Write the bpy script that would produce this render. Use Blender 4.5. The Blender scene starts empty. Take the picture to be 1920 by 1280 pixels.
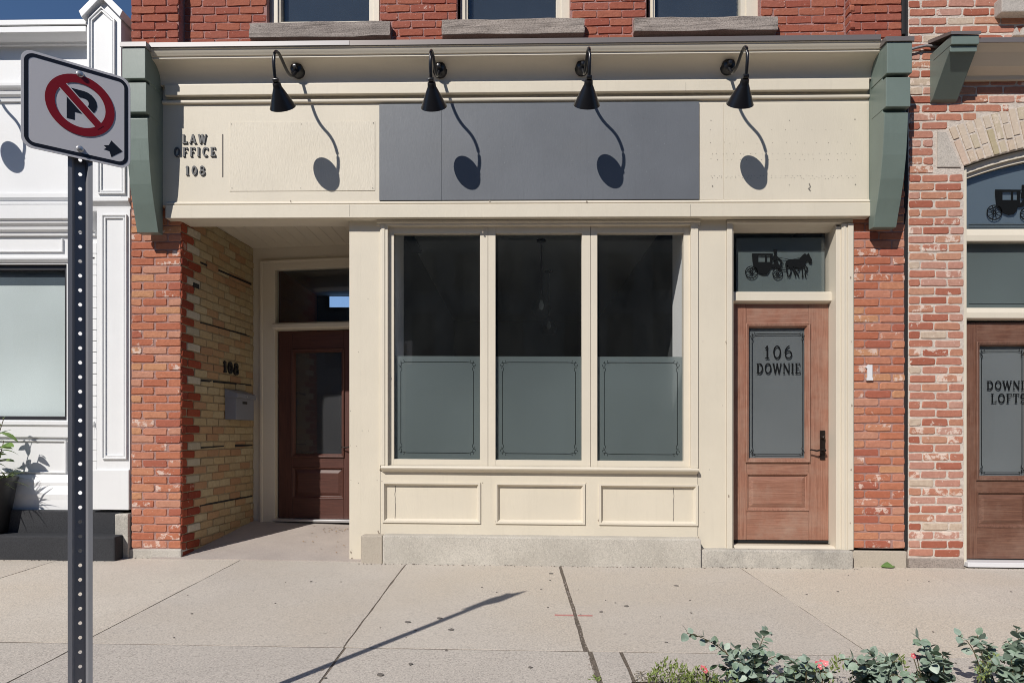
import bpy, bmesh, math, random
from mathutils import Vector, Matrix, noise
R = math.radians
random.seed(7)
scene = bpy.context.scene
COL = scene.collection

# ------------------------------------------------------------------ camera
F_PX, PX0, PY0 = 1280.0, 926.0, 816.0        # focal length and principal point in photo pixels
YAW = 0.0305
EYE = Vector((0.0, -5.87, 1.12))
SLOPE = 0.0066                               # the street falls gently to the right
cam_d = bpy.data.cameras.new('camera')
cam = bpy.data.objects.new('camera', cam_d)
COL.objects.link(cam)
cam.location = EYE
cam.rotation_euler = (R(90), 0, YAW)
cam_d.sensor_width = 36.0
cam_d.lens = 24.0
cam_d.shift_x = (960 - PX0) / 1920
cam_d.shift_y = (PY0 - 640) / 1920
cam_d.clip_start = 0.05
cam_d.clip_end = 2000
scene.camera = cam

# ------------------------------------------------------------------ sky and sun
SUN_DIR = Vector((0.62, 1.0, -0.99)).normalized()
el = math.asin(-SUN_DIR.z)
az = math.atan2(-SUN_DIR.x, -SUN_DIR.y)
world = bpy.data.worlds.new('World')
scene.world = world
world.use_nodes = True
wn = world.node_tree
wn.nodes.clear()
sky = wn.nodes.new('ShaderNodeTexSky')
sky.sky_type = 'NISHITA'
sky.sun_disc = False
sky.sun_elevation = el
sky.sun_rotation = az
sky.altitude = 300
sky.air_density = 1.0
sky.dust_density = 0.0
sky.ozone_density = 6.5
bg = wn.nodes.new('ShaderNodeBackground')
bg.inputs[1].default_value = 0.075
wo = wn.nodes.new('ShaderNodeOutputWorld')
wn.links.new(sky.outputs[0], bg.inputs[0])
wn.links.new(bg.outputs[0], wo.inputs[0])
sun_d = bpy.data.lights.new('sun', 'SUN')
sun_d.energy = 4.2
sun_d.angle = R(0.5)
sun_d.color = (1.0, 0.95, 0.88)
sun = bpy.data.objects.new('sun', sun_d)
sun.rotation_euler = SUN_DIR.to_track_quat('-Z', 'Y').to_euler()
sun.location = (-6, -12, 14)
COL.objects.link(sun)
scene.view_settings.view_transform = 'Standard'
scene.view_settings.look = 'None'
scene.view_settings.exposure = 0.11
scene.view_settings.gamma = 1.0
scene.view_settings.use_curve_mapping = False
scene.render.engine = 'CYCLES'
scene.cycles.max_bounces = 8
scene.cycles.transparent_max_bounces = 16
scene.cycles.use_denoising = True
scene.cycles.filter_width = 0.95
scene.cycles.caustics_reflective = False
scene.cycles.caustics_refractive = False


# ------------------------------------------------------------------ helpers: measuring
FW = Vector((-math.sin(YAW), math.cos(YAW), 0))
RT = Vector((math.cos(YAW), math.sin(YAW), 0))


def at(px, py, y):
    """x and level height of the point on the plane y that the photo shows at px, py."""
    d = FW + RT * ((px - PX0) / F_PX) + Vector((0, 0, 1)) * ((PY0 - py) / F_PX)
    t = (y - EYE.y) / d.y
    p = EYE + d * t
    return p.x, p.z + SLOPE * p.x


def X(px, y):
    return at(px, 800, y)[0]


def Z(px, py, y):
    return at(px, py, y)[1]


def proj(x, y, z):
    v = Vector((x, y, z - SLOPE * x)) - EYE
    f = v.dot(FW)
    return PX0 + F_PX * v.dot(RT) / f, PY0 - F_PX * v.z / f


GROUND0, GROUNDK = 0.03, 0.025


def gz(y):
    return GROUND0 + GROUNDK * y


def ground(px, py):
    """x, y of the pavement point the photo shows at px, py."""
    d = FW + RT * ((px - PX0) / F_PX) + Vector((0, 0, 1)) * ((PY0 - py) / F_PX)
    t = (GROUND0 + GROUNDK * EYE.y - EYE.z) / (d.z - GROUNDK * d.y + SLOPE * d.x)
    p = EYE + d * t
    return p.x, p.y


# ------------------------------------------------------------------ helpers: things
ROOT = {}


def tag(o, label=None, cat=None, group=None, kind=None):
    if label: o['label'] = label
    if cat: o['category'] = cat
    if group: o['group'] = group
    if kind: o['kind'] = kind
    return o


def thing(name, label, cat, loc=(0, 0, 0), group=None, rz=0.0):
    o = bpy.data.objects.new(name, None)
    o.empty_display_size = 0.2
    o.location = (loc[0], loc[1], loc[2] - SLOPE * loc[0])
    o.rotation_euler = (0, 0, rz)
    COL.objects.link(o)
    ROOT[o.name] = Vector(loc)
    return tag(o, label, cat, group)


def link(name, me, parent=None, mat=None):
    o = bpy.data.objects.new(name, me)
    COL.objects.link(o)
    if parent is not None:
        o.parent = parent
        if parent.name in ROOT:
            ROOT[o.name] = ROOT[parent.name]
    if mat is not None and len(me.materials) == 0:
        me.materials.append(mat)
    return o


class MB:
    def __init__(self):
        self.v, self.f = [], []

    def add(self, vs, fs):
        n = len(self.v)
        self.v += [tuple(v) for v in vs]
        self.f += [tuple(i + n for i in f) for f in fs]
        return self

    def box(self, x0, x1, y0, y1, z0, z1):
        x0, x1 = min(x0, x1), max(x0, x1)
        y0, y1 = min(y0, y1), max(y0, y1)
        z0, z1 = min(z0, z1), max(z0, z1)
        return self.add([(x0, y0, z0), (x1, y0, z0), (x1, y1, z0), (x0, y1, z0), (x0, y0, z1), (x1, y0, z1), (x1, y1, z1), (x0, y1, z1)],
                        [(0, 3, 2, 1), (4, 5, 6, 7), (0, 1, 5, 4), (1, 2, 6, 5), (2, 3, 7, 6), (3, 0, 4, 7)])

    def px(self, a, b, c, d, yf, yb, ref=None):
        """box whose front face lies at yf and covers the photo rectangle a..b, c..d (c above d)."""
        r = ref if ref is not None else (a + b) / 2
        return self.box(X(a, yf), X(b, yf), yf, yb, Z(r, d, yf), Z(r, c, yf))

    def prism(self, prof, x0, x1):
        """profile of (y, z) pairs swept along x."""
        n = len(prof)
        vs = [(x0, y, z) for y, z in prof] + [(x1, y, z) for y, z in prof]
        fs = [(i, (i + 1) % n, n + (i + 1) % n, n + i) for i in range(n)]
        fs += [tuple(range(n - 1, -1, -1)), tuple(range(n, 2 * n))]
        return self.add(vs, fs)

    def tube(self, pts, r, n=8, taper=None):
        pts = [Vector(p) for p in pts]
        m = len(pts)
        up = Vector((0.013, 0.31, 0.95)).normalized()
        rings = []
        for i, p in enumerate(pts):
            t = (pts[min(i + 1, m - 1)] - pts[max(i - 1, 0)]).normalized()
            a = t.cross(up)
            if a.length < 1e-3:
                a = t.cross(Vector((1, 0, 0)))
            a.normalize()
            b = t.cross(a)
            rr = r if taper is None else r + (taper - r) * i / (m - 1)
            rings.append([p + (a * math.cos(2 * math.pi * k / n) + b * math.sin(2 * math.pi * k / n)) * rr for k in range(n)])
        vs = [q for ring in rings for q in ring]
        fs = []
        for i in range(m - 1):
            for k in range(n):
                fs.append((i * n + k, i * n + (k + 1) % n, (i + 1) * n + (k + 1) % n, (i + 1) * n + k))
        fs.append(tuple(range(n - 1, -1, -1)))
        fs.append(tuple((m - 1) * n + k for k in range(n)))
        return self.add(vs, fs)

    def lathe(self, prof, o=(0, 0, 0), axis=(0, 0, 1), n=16, cap=True):
        ax = Vector(axis).normalized()
        a = ax.cross(Vector((0, 0, 1)) if abs(ax.z) < 0.9 else Vector((1, 0, 0))).normalized()
        b = ax.cross(a)
        o = Vector(o)
        vs = []
        for r, h in prof:
            for k in range(n):
                t = 2 * math.pi * k / n
                vs.append(o + ax * h + (a * math.cos(t) + b * math.sin(t)) * r)
        fs = []
        for i in range(len(prof) - 1):
            for k in range(n):
                fs.append((i * n + k, i * n + (k + 1) % n, (i + 1) * n + (k + 1) % n, (i + 1) * n + k))
        if cap:
            fs.append(tuple(range(n - 1, -1, -1)))
            fs.append(tuple((len(prof) - 1) * n + k for k in range(n)))
        return self.add(vs, fs)

    def poly(self, pts, fn, d0, d1):
        n = len(pts)
        vs = [fn(u, v, d0) for u, v in pts] + [fn(u, v, d1) for u, v in pts]
        fs = [tuple(range(n)), tuple(range(2 * n - 1, n - 1, -1))] + [(i, (i + 1) % n, n + (i + 1) % n, n + i) for i in range(n)]
        return self.add(vs, fs)

    def ribbon(self, pts, w, fn, d0, d1, closed=False):
        pts = [Vector((p[0], p[1])) for p in pts]
        m = len(pts)
        L, Rr = [], []
        for i in range(m):
            if closed:
                p0, p1 = pts[(i - 1) % m], pts[(i + 1) % m]
            else:
                p0, p1 = pts[max(i - 1, 0)], pts[min(i + 1, m - 1)]
            t = (p1 - p0)
            if t.length < 1e-9:
                t = Vector((1, 0))
            t.normalize()
            nrm = Vector((-t.y, t.x))
            k = 1.0
            if 0 < i < m - 1 or closed:
                t1 = (pts[i] - p0)
                if t1.length > 1e-9:
                    c = abs(t1.normalized().dot(t))
                    k = 1 / max(c, 0.6)
            L.append(pts[i] + nrm * w / 2 * k)
            Rr.append(pts[i] - nrm * w / 2 * k)
        segs = m if closed else m - 1
        for i in range(segs):
            j = (i + 1) % m
            self.poly([Rr[i], Rr[j], L[j], L[i]], fn, d0, d1)
        return self

    def mesh(self, name, off=Vector((0, 0, 0)), shear=True, bevel=0.0, smooth=False, jitter=None):
        vs = []
        for x, y, z in self.v:
            if jitter:
                a, s = jitter
                q = noise.noise_vector(Vector((x, y, z)) * s) * a
                x, y, z = x + q.x, y + q.y, z + q.z
            zz = z - (SLOPE * (x - off.x) if shear else 0)
            vs.append((x - off.x, y - off.y, zz - off.z))
        me = bpy.data.meshes.new(name)
        me.from_pydata(vs, [], self.f)
        bm = bmesh.new()
        bm.from_mesh(me)
        bmesh.ops.recalc_face_normals(bm, faces=bm.faces)
        if bevel > 0:
            es = [e for e in bm.edges if len(e.link_faces) == 2 and e.calc_face_angle(0) > 0.5]
            bmesh.ops.bevel(bm, geom=es, offset=bevel, offset_type='OFFSET', segments=2, profile=0.6, affect='EDGES', clamp_overlap=True)
        bm.to_mesh(me)
        bm.free()
        if smooth:
            for p in me.polygons:
                p.use_smooth = True
            try:
                me.set_sharp_from_angle(angle=R(40))
            except Exception:
                pass
        return me

    def build(self, name, mat, parent=None, bevel=0.0, smooth=False, local=False, jitter=None, kind=None, label=None):
        off = Vector((0, 0, 0)) if (local or parent is None) else ROOT.get(parent.name, Vector((0, 0, 0)))
        me = self.mesh(name, off, not local, bevel, smooth, jitter)
        o = link(name, me, parent, mat)
        return tag(o, label=label, kind=kind)


def boxes(name, m, parent, rects, bevel=0.0, local=False):
    """one object per box (x0, x1, y0, y1, z0, z1)."""
    return [MB().box(*q).build(name, m, parent, bevel=bevel, local=local) for q in rects]


def slab(x0, x1, z0, z1, yf, yb, holes=()):
    """upright slab with rectangular holes (hx0, hx1, hz0, hz1)."""
    m = MB()
    xs = sorted({x0, x1, *[min(max(h[0], x0), x1) for h in holes], *[min(max(h[1], x0), x1) for h in holes]})
    for a, b in zip(xs, xs[1:]):
        if b - a < 1e-4:
            continue
        c = (a + b) / 2
        zs = [(z0, z1)]
        for h in holes:
            if h[0] < c < h[1]:
                nz = []
                for s, e in zs:
                    if h[3] <= s or h[2] >= e:
                        nz.append((s, e))
                    else:
                        if h[2] > s: nz.append((s, h[2]))
                        if h[3] < e: nz.append((h[3], e))
                zs = nz
        for s, e in zs:
            m.box(a, b, yf, yb, s, e)
    return m


# ------------------------------------------------------------------ helpers: materials
def mat(name, base, rough=0.6, metal=0.0, spec=0.5):
    m = bpy.data.materials.new(name)
    m.use_nodes = True
    nt = m.node_tree
    p = nt.nodes['Principled BSDF']
    p.inputs['Base Color'].default_value = (*base, 1)
    p.inputs['Roughness'].default_value = rough
    p.inputs['Metallic'].default_value = metal
    p.inputs['Specular IOR Level'].default_value = spec
    return m, nt, p


def nd(nt, t, **kw):
    n = nt.nodes.new(t)
    for k, v in kw.items():
        setattr(n, k, v)
    return n


def tex_noise(nt, vec, scale, detail=4, rough=0.55):
    n = nd(nt, 'ShaderNodeTexNoise')
    n.inputs['Scale'].default_value = scale
    n.inputs['Detail'].default_value = detail
    n.inputs['Roughness'].default_value = rough
    nt.links.new(vec, n.inputs['Vector'])
    return n.outputs['Fac']


def ramp(nt, fac, stops, mode='LINEAR'):
    n = nd(nt, 'ShaderNodeValToRGB')
    n.color_ramp.interpolation = mode
    e = n.color_ramp.elements
    while len(e) < len(stops):
        e.new(0.5)
    for el_, (p, c) in zip(e, stops):
        el_.position = p
        el_.color = (*c, 1) if len(c) == 3 else c
    nt.links.new(fac, n.inputs['Fac'])
    return n.outputs['Color']


def mixc(nt, fac, a, b, mode='MIX'):
    n = nd(nt, 'ShaderNodeMix', data_type='RGBA', blend_type=mode)
    if isinstance(fac, (int, float)):
        n.inputs[0].default_value = fac
    else:
        nt.links.new(fac, n.inputs[0])
    for s, i in ((a, 6), (b, 7)):
        if isinstance(s, tuple):
            n.inputs[i].default_value = (*s, 1) if len(s) == 3 else s
        else:
            nt.links.new(s, n.inputs[i])
    return n.outputs[2]


def bump(nt, p, h, strength, dist):
    b = nd(nt, 'ShaderNodeBump')
    b.inputs['Strength'].default_value = strength
    b.inputs['Distance'].default_value = dist
    nt.links.new(h, b.inputs['Height'])
    nt.links.new(b.outputs['Normal'], p.inputs['Normal'])


def pos(nt):
    return nd(nt, 'ShaderNodeNewGeometry').outputs['Position']


def objco(nt):
    return nd(nt, 'ShaderNodeTexCoord').outputs['Object']


def mapping(nt, vec, scale):
    n = nd(nt, 'ShaderNodeMapping')
    n.inputs['Scale'].default_value = scale
    nt.links.new(vec, n.inputs['Vector'])
    return n.outputs['Vector']


def paint(name, base, rough=0.5, wear=0.1, bstr=0.25, speck=None, streak=0.0):
    """old painted wood: slightly uneven tone, brush grain, a few dirty marks."""
    m, nt, p = mat(name, base, rough)
    v = pos(nt)
    dark = tuple(c * (1 - wear) for c in base)
    n1 = tex_noise(nt, v, 2.3, 6)
    c = mixc(nt, ramp(nt, n1, [(0.35, (0, 0, 0)), (0.7, (1, 1, 1))]), base, dark)
    st = tex_noise(nt, mapping(nt, v, (9, 9, 0.7)), 3.0, 5)
    c = mixc(nt, ramp(nt, st, [(0.55, (0, 0, 0)), (0.8, (1, 1, 1))]), c, tuple(x * (1 - wear * 1.1) for x in base))
    if streak:
        s2 = tex_noise(nt, mapping(nt, v, (14, 14, 1.2)), 2.0, 8, 0.7)
        c = mixc(nt, ramp(nt, s2, [(0.66, (0, 0, 0)), (0.74, (streak, streak, streak))]), c, (0.22, 0.17, 0.12))
    if speck:
        s3 = tex_noise(nt, v, 95, 2)
        c = mixc(nt, ramp(nt, s3, [(0.73, (0, 0, 0)), (0.76, (1, 1, 1))]), c, speck)
    nt.links.new(c, p.inputs['Base Color'])
    b1 = tex_noise(nt, mapping(nt, v, (60, 60, 8)), 3.0, 4)
    bump(nt, p, b1, bstr, 0.004)
    return m


def concrete(name, base, dark, speckle=0.5, stain=0.3, scale=1.0, bstr=0.35, tan=None):
    m, nt, p = mat(name, base, 0.88, spec=0.25)
    v = pos(nt)
    big = tex_noise(nt, v, 1.1 * scale, 7, 0.6)
    c = mixc(nt, ramp(nt, big, [(0.35, (0, 0, 0)), (0.68, (stain, stain, stain))]), base, dark)
    if tan:
        b2 = tex_noise(nt, v, 0.55, 3)
        c = mixc(nt, ramp(nt, b2, [(0.42, (0, 0, 0)), (0.62, (0.8, 0.8, 0.8))]), c, tan)
    fine = tex_noise(nt, v, 95, 3, 0.75)
    c = mixc(nt, ramp(nt, fine, [(0.42, (speckle, speckle, speckle)), (0.5, (0, 0, 0))]), c, tuple(x * 0.62 for x in dark))
    fine2 = tex_noise(nt, v, 120, 2, 0.7)
    c = mixc(nt, ramp(nt, fine2, [(0.56, (0, 0, 0)), (0.64, (speckle, speckle, speckle))]), c, tuple(min(1, x * 1.3) for x in base))
    spots = tex_noise(nt, v, 17, 3, 0.4)
    c = mixc(nt, ramp(nt, spots, [(0.74, (0, 0, 0)), (0.78, (0.6, 0.6, 0.6))]), c, tuple(x * 0.5 for x in dark))
    oi = nd(nt, 'ShaderNodeObjectInfo').outputs['Random']
    c = mixc(nt, 1.0, c, ramp(nt, oi, [(0, (0.95, 0.95, 0.955)), (1, (1.04, 1.035, 1.02))]), 'MULTIPLY')
    nt.links.new(c, p.inputs['Base Color'])
    bump(nt, p, fine, bstr, 0.004)
    return m


def brick_mat(name, cols, wash, wash_amt=0.69, island=False, dirt=0.4, heavy=0.10):
    m, nt, p = mat(name, cols[0], 0.85, spec=0.2)
    if island:
        rnd = nd(nt, 'ShaderNodeNewGeometry').outputs['Random Per Island']
    else:
        rnd = nd(nt, 'ShaderNodeObjectInfo').outputs['Random']
    v = pos(nt)
    k = len(cols)
    c = ramp(nt, rnd, [(i / k, col) for i, col in enumerate(cols)], 'CONSTANT')
    n1 = tex_noise(nt, v, 30, 6, 0.65)
    c = mixc(nt, ramp(nt, n1, [(0.35, (0, 0, 0)), (0.75, (dirt, dirt, dirt))]), c, tuple(x * 0.55 for x in cols[2]))
    n2 = tex_noise(nt, v, 11, 7, 0.7)
    fr_ = nd(nt, 'ShaderNodeMath', operation='MULTIPLY')
    fr_.inputs[1].default_value = 17.31
    nt.links.new(rnd, fr_.inputs[0])
    fr2 = nd(nt, 'ShaderNodeMath', operation='FRACT')
    nt.links.new(fr_.outputs[0], fr2.inputs[0])
    gt = nd(nt, 'ShaderNodeMath', operation='GREATER_THAN')
    gt.inputs[1].default_value = 0.80
    nt.links.new(fr2.outputs[0], gt.inputs[0])
    ad = nd(nt, 'ShaderNodeMath', operation='MULTIPLY_ADD')       # some bricks carry far more of the old whitewash
    ad.inputs[1].default_value = heavy
    nt.links.new(gt.outputs[0], ad.inputs[0])
    nt.links.new(n2, ad.inputs[2])
    c = mixc(nt, ramp(nt, ad.outputs[0], [(wash_amt - 0.05, (0, 0, 0)), (wash_amt, (0.85, 0.85, 0.85))]), c, wash)
    n3 = tex_noise(nt, v, 75, 2, 0.5)
    c = mixc(nt, ramp(nt, n3, [(0.70, (0, 0, 0)), (0.73, (0.6, 0.6, 0.6))]), c, wash)
    nt.links.new(c, p.inputs['Base Color'])
    bump(nt, p, n1, 0.55, 0.01)
    return m


def mortar_mat(name, base):
    m, nt, p = mat(name, base, 0.95, spec=0.1)
    v = pos(nt)
    n1 = tex_noise(nt, v, 25, 6, 0.65)
    c = mixc(nt, ramp(nt, n1, [(0.35, (0, 0, 0)), (0.7, (0.6, 0.6, 0.6))]), base, tuple(x * 0.6 for x in base))
    nt.links.new(c, p.inputs['Base Color'])
    n2 = tex_noise(nt, v, 70, 4, 0.7)
    bump(nt, p, n2, 0.8, 0.012)
    return m


def wood(name, base, dark, horiz=False, rough=0.5, worn=0.0):
    m, nt, p = mat(name, base, rough)
    v = objco(nt)
    sc = (1.0, 26, 26) if horiz else (26, 26, 1.0)
    n1 = tex_noise(nt, mapping(nt, v, sc), 3.5, 8, 0.65)
    c = mixc(nt, ramp(nt, n1, [(0.34, (0, 0, 0)), (0.64, (1, 1, 1))]), dark, base)
    n3 = tex_noise(nt, mapping(nt, v, tuple(s * 4 for s in sc)), 4, 3)
    c = mixc(nt, ramp(nt, n3, [(0.55, (0, 0, 0)), (0.7, (0.35, 0.35, 0.35))]), c, tuple(x * 0.5 for x in dark))
    if worn:
        n2 = tex_noise(nt, v, 3.2, 6, 0.7)
        c = mixc(nt, ramp(nt, n2, [(0.45, (0, 0, 0)), (0.7, (worn, worn, worn))]), c, (0.37, 0.26, 0.20))
    nt.links.new(c, p.inputs['Base Color'])
    bump(nt, p, n1, 0.25, 0.003)
    return m


def glass_mat(name, tint, refl=1.0, rough=0.0, haze=0.006):
    m = bpy.data.materials.new(name)
    m.use_nodes = True
    nt = m.node_tree
    nt.nodes.clear()
    t = nd(nt, 'ShaderNodeBsdfTransparent')
    t.inputs[0].default_value = (*tint, 1)
    g = nd(nt, 'ShaderNodeBsdfGlossy')
    g.inputs['Roughness'].default_value = rough
    g.inputs[0].default_value = (refl, refl, refl, 1)
    v = pos(nt)
    bn = nd(nt, 'ShaderNodeBump')
    bn.inputs['Strength'].default_value = 0.04
    bn.inputs['Distance'].default_value = 0.02
    nt.links.new(tex_noise(nt, v, 2.0, 2), bn.inputs['Height'])
    nt.links.new(bn.outputs['Normal'], g.inputs['Normal'])
    fr = nd(nt, 'ShaderNodeFresnel')
    gi = nd(nt, 'ShaderNodeNewGeometry')
    ma = nd(nt, 'ShaderNodeMath', operation='MULTIPLY_ADD')     # same reflectance on both faces of the pane
    ma.inputs[1].default_value = 1 / 1.5 - 1.5
    ma.inputs[2].default_value = 1.5
    nt.links.new(gi.outputs['Backfacing'], ma.inputs[0])
    nt.links.new(ma.outputs[0], fr.inputs[0])
    mx = nd(nt, 'ShaderNodeMixShader')
    nt.links.new(fr.outputs[0], mx.inputs[0])
    nt.links.new(t.outputs[0], mx.inputs[1])
    nt.links.new(g.outputs[0], mx.inputs[2])
    df = nd(nt, 'ShaderNodeBsdfDiffuse')                         # thin film of dust and smears
    df.inputs[0].default_value = (0.75, 0.8, 0.8, 1)
    sm = tex_noise(nt, mapping(nt, v, (1.3, 1.3, 0.6)), 3.0, 7, 0.7)
    dm = ramp(nt, sm, [(0.3, (haze * .45,) * 3), (0.75, (haze * 1.6,) * 3)])
    m2 = nd(nt, 'ShaderNodeMixShader')
    nt.links.new(dm, m2.inputs[0])
    nt.links.new(mx.outputs[0], m2.inputs[1])
    nt.links.new(df.outputs[0], m2.inputs[2])
    o = nd(nt, 'ShaderNodeOutputMaterial')
    nt.links.new(m2.outputs[0], o.inputs[0])
    return m


def frost_mat(name, dif, tra, k=0.4, clear=0.0):
    m = bpy.data.materials.new(name)
    m.use_nodes = True
    nt = m.node_tree
    nt.nodes.clear()
    d = nd(nt, 'ShaderNodeBsdfDiffuse')
    v = pos(nt)
    n1 = tex_noise(nt, v, 0.8, 2, 0.4)
    c = mixc(nt, ramp(nt, n1, [(0.3, (0, 0, 0)), (0.75, (1, 1, 1))]), tuple(x * 0.84 for x in dif), tuple(x * 1.2 for x in dif))
    nt.links.new(c, d.inputs[0])
    t = nd(nt, 'ShaderNodeBsdfTranslucent')
    t.inputs[0].default_value = (*tra, 1)
    mx = nd(nt, 'ShaderNodeMixShader')
    mx.inputs[0].default_value = k
    nt.links.new(d.outputs[0], mx.inputs[1])
    nt.links.new(t.outputs[0], mx.inputs[2])
    sh = mx.outputs[0]
    if clear:
        rf = nd(nt, 'ShaderNodeBsdfRefraction')
        rf.inputs['Roughness'].default_value = 0.45
        rf.inputs['IOR'].default_value = 1.35
        rf.inputs[0].default_value = (0.9, 0.95, 0.95, 1)
        m3 = nd(nt, 'ShaderNodeMixShader')
        m3.inputs[0].default_value = 0.28
        nt.links.new(sh, m3.inputs[1])
        nt.links.new(rf.outputs[0], m3.inputs[2])
        sh = m3.outputs[0]
        tp = nd(nt, 'ShaderNodeBsdfTransparent')
        m2 = nd(nt, 'ShaderNodeMixShader')
        m2.inputs[0].default_value = clear
        nt.links.new(sh, m2.inputs[1])
        nt.links.new(tp.outputs[0], m2.inputs[2])
        sh = m2.outputs[0]
    o = nd(nt, 'ShaderNodeOutputMaterial')
    nt.links.new(sh, o.inputs[0])
    return m


def leaf_mat(name, cols, rough=0.5):
    m, nt, p = mat(name, cols[0], rough)
    rnd = nd(nt, 'ShaderNodeObjectInfo').outputs['Random']
    c = ramp(nt, rnd, [(i / max(1, len(cols) - 1), c_) for i, c_ in enumerate(cols)])
    n1 = tex_noise(nt, pos(nt), 60, 3)
    c = mixc(nt, ramp(nt, n1, [(0.4, (0, 0, 0)), (0.7, (0.35, 0.35, 0.35))]), c, tuple(x * 1.35 for x in cols[-1]))
    nt.links.new(c, p.inputs['Base Color'])
    return m


M = {}
CREAM = (0.665, 0.605, 0.50)
M['cream'] = paint('cream_paint', CREAM, 0.5, 0.045, 0.12)
M['cream_old'] = paint('weathered_cream_paint', (0.66, 0.60, 0.49), 0.55, 0.07, 0.2, streak=0.10)
M['cream_peel'] = paint('cracked_cream_paint', (0.68, 0.62, 0.51), 0.6, 0.06, 0.6, streak=0.30)
M['green'] = paint('sage_green_paint', (0.17, 0.215, 0.19), 0.4, 0.14, 0.15)
M['greypanel'] = paint('slate_grey_paint', (0.135, 0.146, 0.164), 0.45, 0.12, 0.15, speck=(0.42, 0.42, 0.42))
M['white'] = paint('white_paint', (0.76, 0.765, 0.77), 0.45, 0.04, 0.1)
M['flash'] = mat('bronze_grey_metal', (0.20, 0.175, 0.165), 0.4, 0.3)[0]
M['flash_light'] = mat('pale_metal_flashing', (0.30, 0.285, 0.285), 0.4, 0.2)[0]
M['black'] = mat('black_lamp_enamel', (0.008, 0.008, 0.010), 0.28)[0]
M['blackmatte'] = mat('matte_black', (0.012, 0.012, 0.013), 0.55)[0]
M['blackframe'] = mat('black_window_frame', (0.02, 0.02, 0.024), 0.4)[0]
M['letter'] = mat('dark_bronze_letter', (0.075, 0.077, 0.08), 0.5)[0]
M['decal'] = mat('black_vinyl', (0.006, 0.007, 0.008), 0.7, spec=0.1)[0]
M['etch'] = mat('clear_etched_line', (0.012, 0.016, 0.017), 0.6, spec=0.1)[0]
M['bronze'] = mat('oil_rubbed_bronze', (0.035, 0.028, 0.025), 0.35, 0.7)[0]
M['alu'] = mat('mill_aluminium', (0.62, 0.62, 0.63), 0.35, 0.8)[0]
M['seam'] = mat('black_caulk', (0.012, 0.012, 0.013), 0.8)[0]
M['walk'] = concrete('sidewalk_concrete', (0.55, 0.50, 0.44), (0.47, 0.428, 0.382), 0.6, 0.85, tan=(0.545, 0.475, 0.39))
M['walk_grey'] = concrete('kerb_strip_concrete', (0.515, 0.47, 0.42), (0.44, 0.40, 0.36), 0.7, 0.7)
M['joint'] = concrete('joint_dirt', (0.17, 0.14, 0.115), (0.10, 0.085, 0.07), 0.8, 0.8, bstr=0.8)
M['plinth'] = concrete('plinth_concrete', (0.53, 0.50, 0.45), (0.40, 0.375, 0.335), 0.4, 1.0, scale=2.5)
M['plinth_tan'] = concrete('patched_concrete', (0.47, 0.42, 0.35), (0.39, 0.345, 0.29), 0.3, 0.6)
M['step'] = concrete('step_concrete', (0.52, 0.49, 0.44), (0.30, 0.285, 0.26), 0.4, 1.0, scale=3)
M['recess'] = concrete('recess_concrete', (0.42, 0.37, 0.34), (0.33, 0.29, 0.27), 0.3, 0.8, scale=2)
M['blackstep'] = concrete('black_painted_concrete', (0.045, 0.047, 0.053), (0.03, 0.031, 0.035), 0.4, 0.7)
M['stone'] = concrete('grey_stone', (0.37, 0.32, 0.285), (0.24, 0.205, 0.185), 0.6, 0.8, scale=4, bstr=0.9)
M['paleston'] = concrete('pale_stone', (0.52, 0.475, 0.43), (0.42, 0.38, 0.34), 0.5, 0.7, scale=4, bstr=0.8)
RED = [(0.47, 0.180, 0.105), (0.51, 0.230, 0.135), (0.42, 0.142, 0.082), (0.50, 0.250, 0.170), (0.46, 0.172, 0.098), (0.52, 0.265, 0.145), (0.375, 0.120, 0.078), (0.50, 0.220, 0.145), (0.48, 0.205, 0.130)]
RED_UP = [(0.345, 0.105, 0.066), (0.37, 0.122, 0.074), (0.315, 0.088, 0.058), (0.345, 0.112, 0.076), (0.375, 0.128, 0.080), (0.325, 0.096, 0.064)]
ORANGE = [(0.48, 0.215, 0.145), (0.50, 0.250, 0.165), (0.39, 0.140, 0.092), (0.50, 0.275, 0.210), (0.45, 0.185, 0.125), (0.51, 0.275, 0.185), (0.36, 0.118, 0.075), (0.51, 0.290, 0.230), (0.56, 0.460, 0.360), (0.48, 0.230, 0.165), (0.49, 0.255, 0.195), (0.46, 0.205, 0.145), (0.51, 0.295, 0.230), (0.48, 0.235, 0.155)]
YEL = [(0.45, 0.35, 0.205), (0.43, 0.315, 0.18), (0.43, 0.275, 0.155), (0.47, 0.39, 0.25), (0.43, 0.34, 0.20), (0.395, 0.235, 0.135), (0.45, 0.37, 0.23), (0.41, 0.325, 0.20)]
M['brick_red'] = brick_mat('red_brick', RED, (0.66, 0.52, 0.45), 0.69, heavy=0.11)
M['brick_up'] = brick_mat('dark_red_brick', RED_UP, (0.60, 0.42, 0.36), 0.76)
M['brick_up_i'] = brick_mat('dark_red_brick_joined', RED_UP, (0.60, 0.42, 0.36), 0.76, island=True)
M['brick_or'] = brick_mat('orange_brick', ORANGE, (0.70, 0.58, 0.50), 0.66)
M['brick_or_i'] = brick_mat('orange_brick_joined', ORANGE, (0.66, 0.54, 0.46), 0.68, island=True)
M['brick_yel'] = brick_mat('yellow_brick', YEL, (0.42, 0.34, 0.2), 0.8)
M['brick_pier_side'] = brick_mat('deep_red_brick', [(0.28, 0.06, 0.03), (0.33, 0.075, 0.04), (0.24, 0.05, 0.03)], (0.40, 0.25, 0.2), 0.74)
M['brick_wash'] = brick_mat('whitewashed_brick', [(0.46, 0.40, 0.30), (0.40, 0.35, 0.26), (0.5, 0.44, 0.35)], (0.55, 0.5, 0.42), 0.7)
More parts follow.
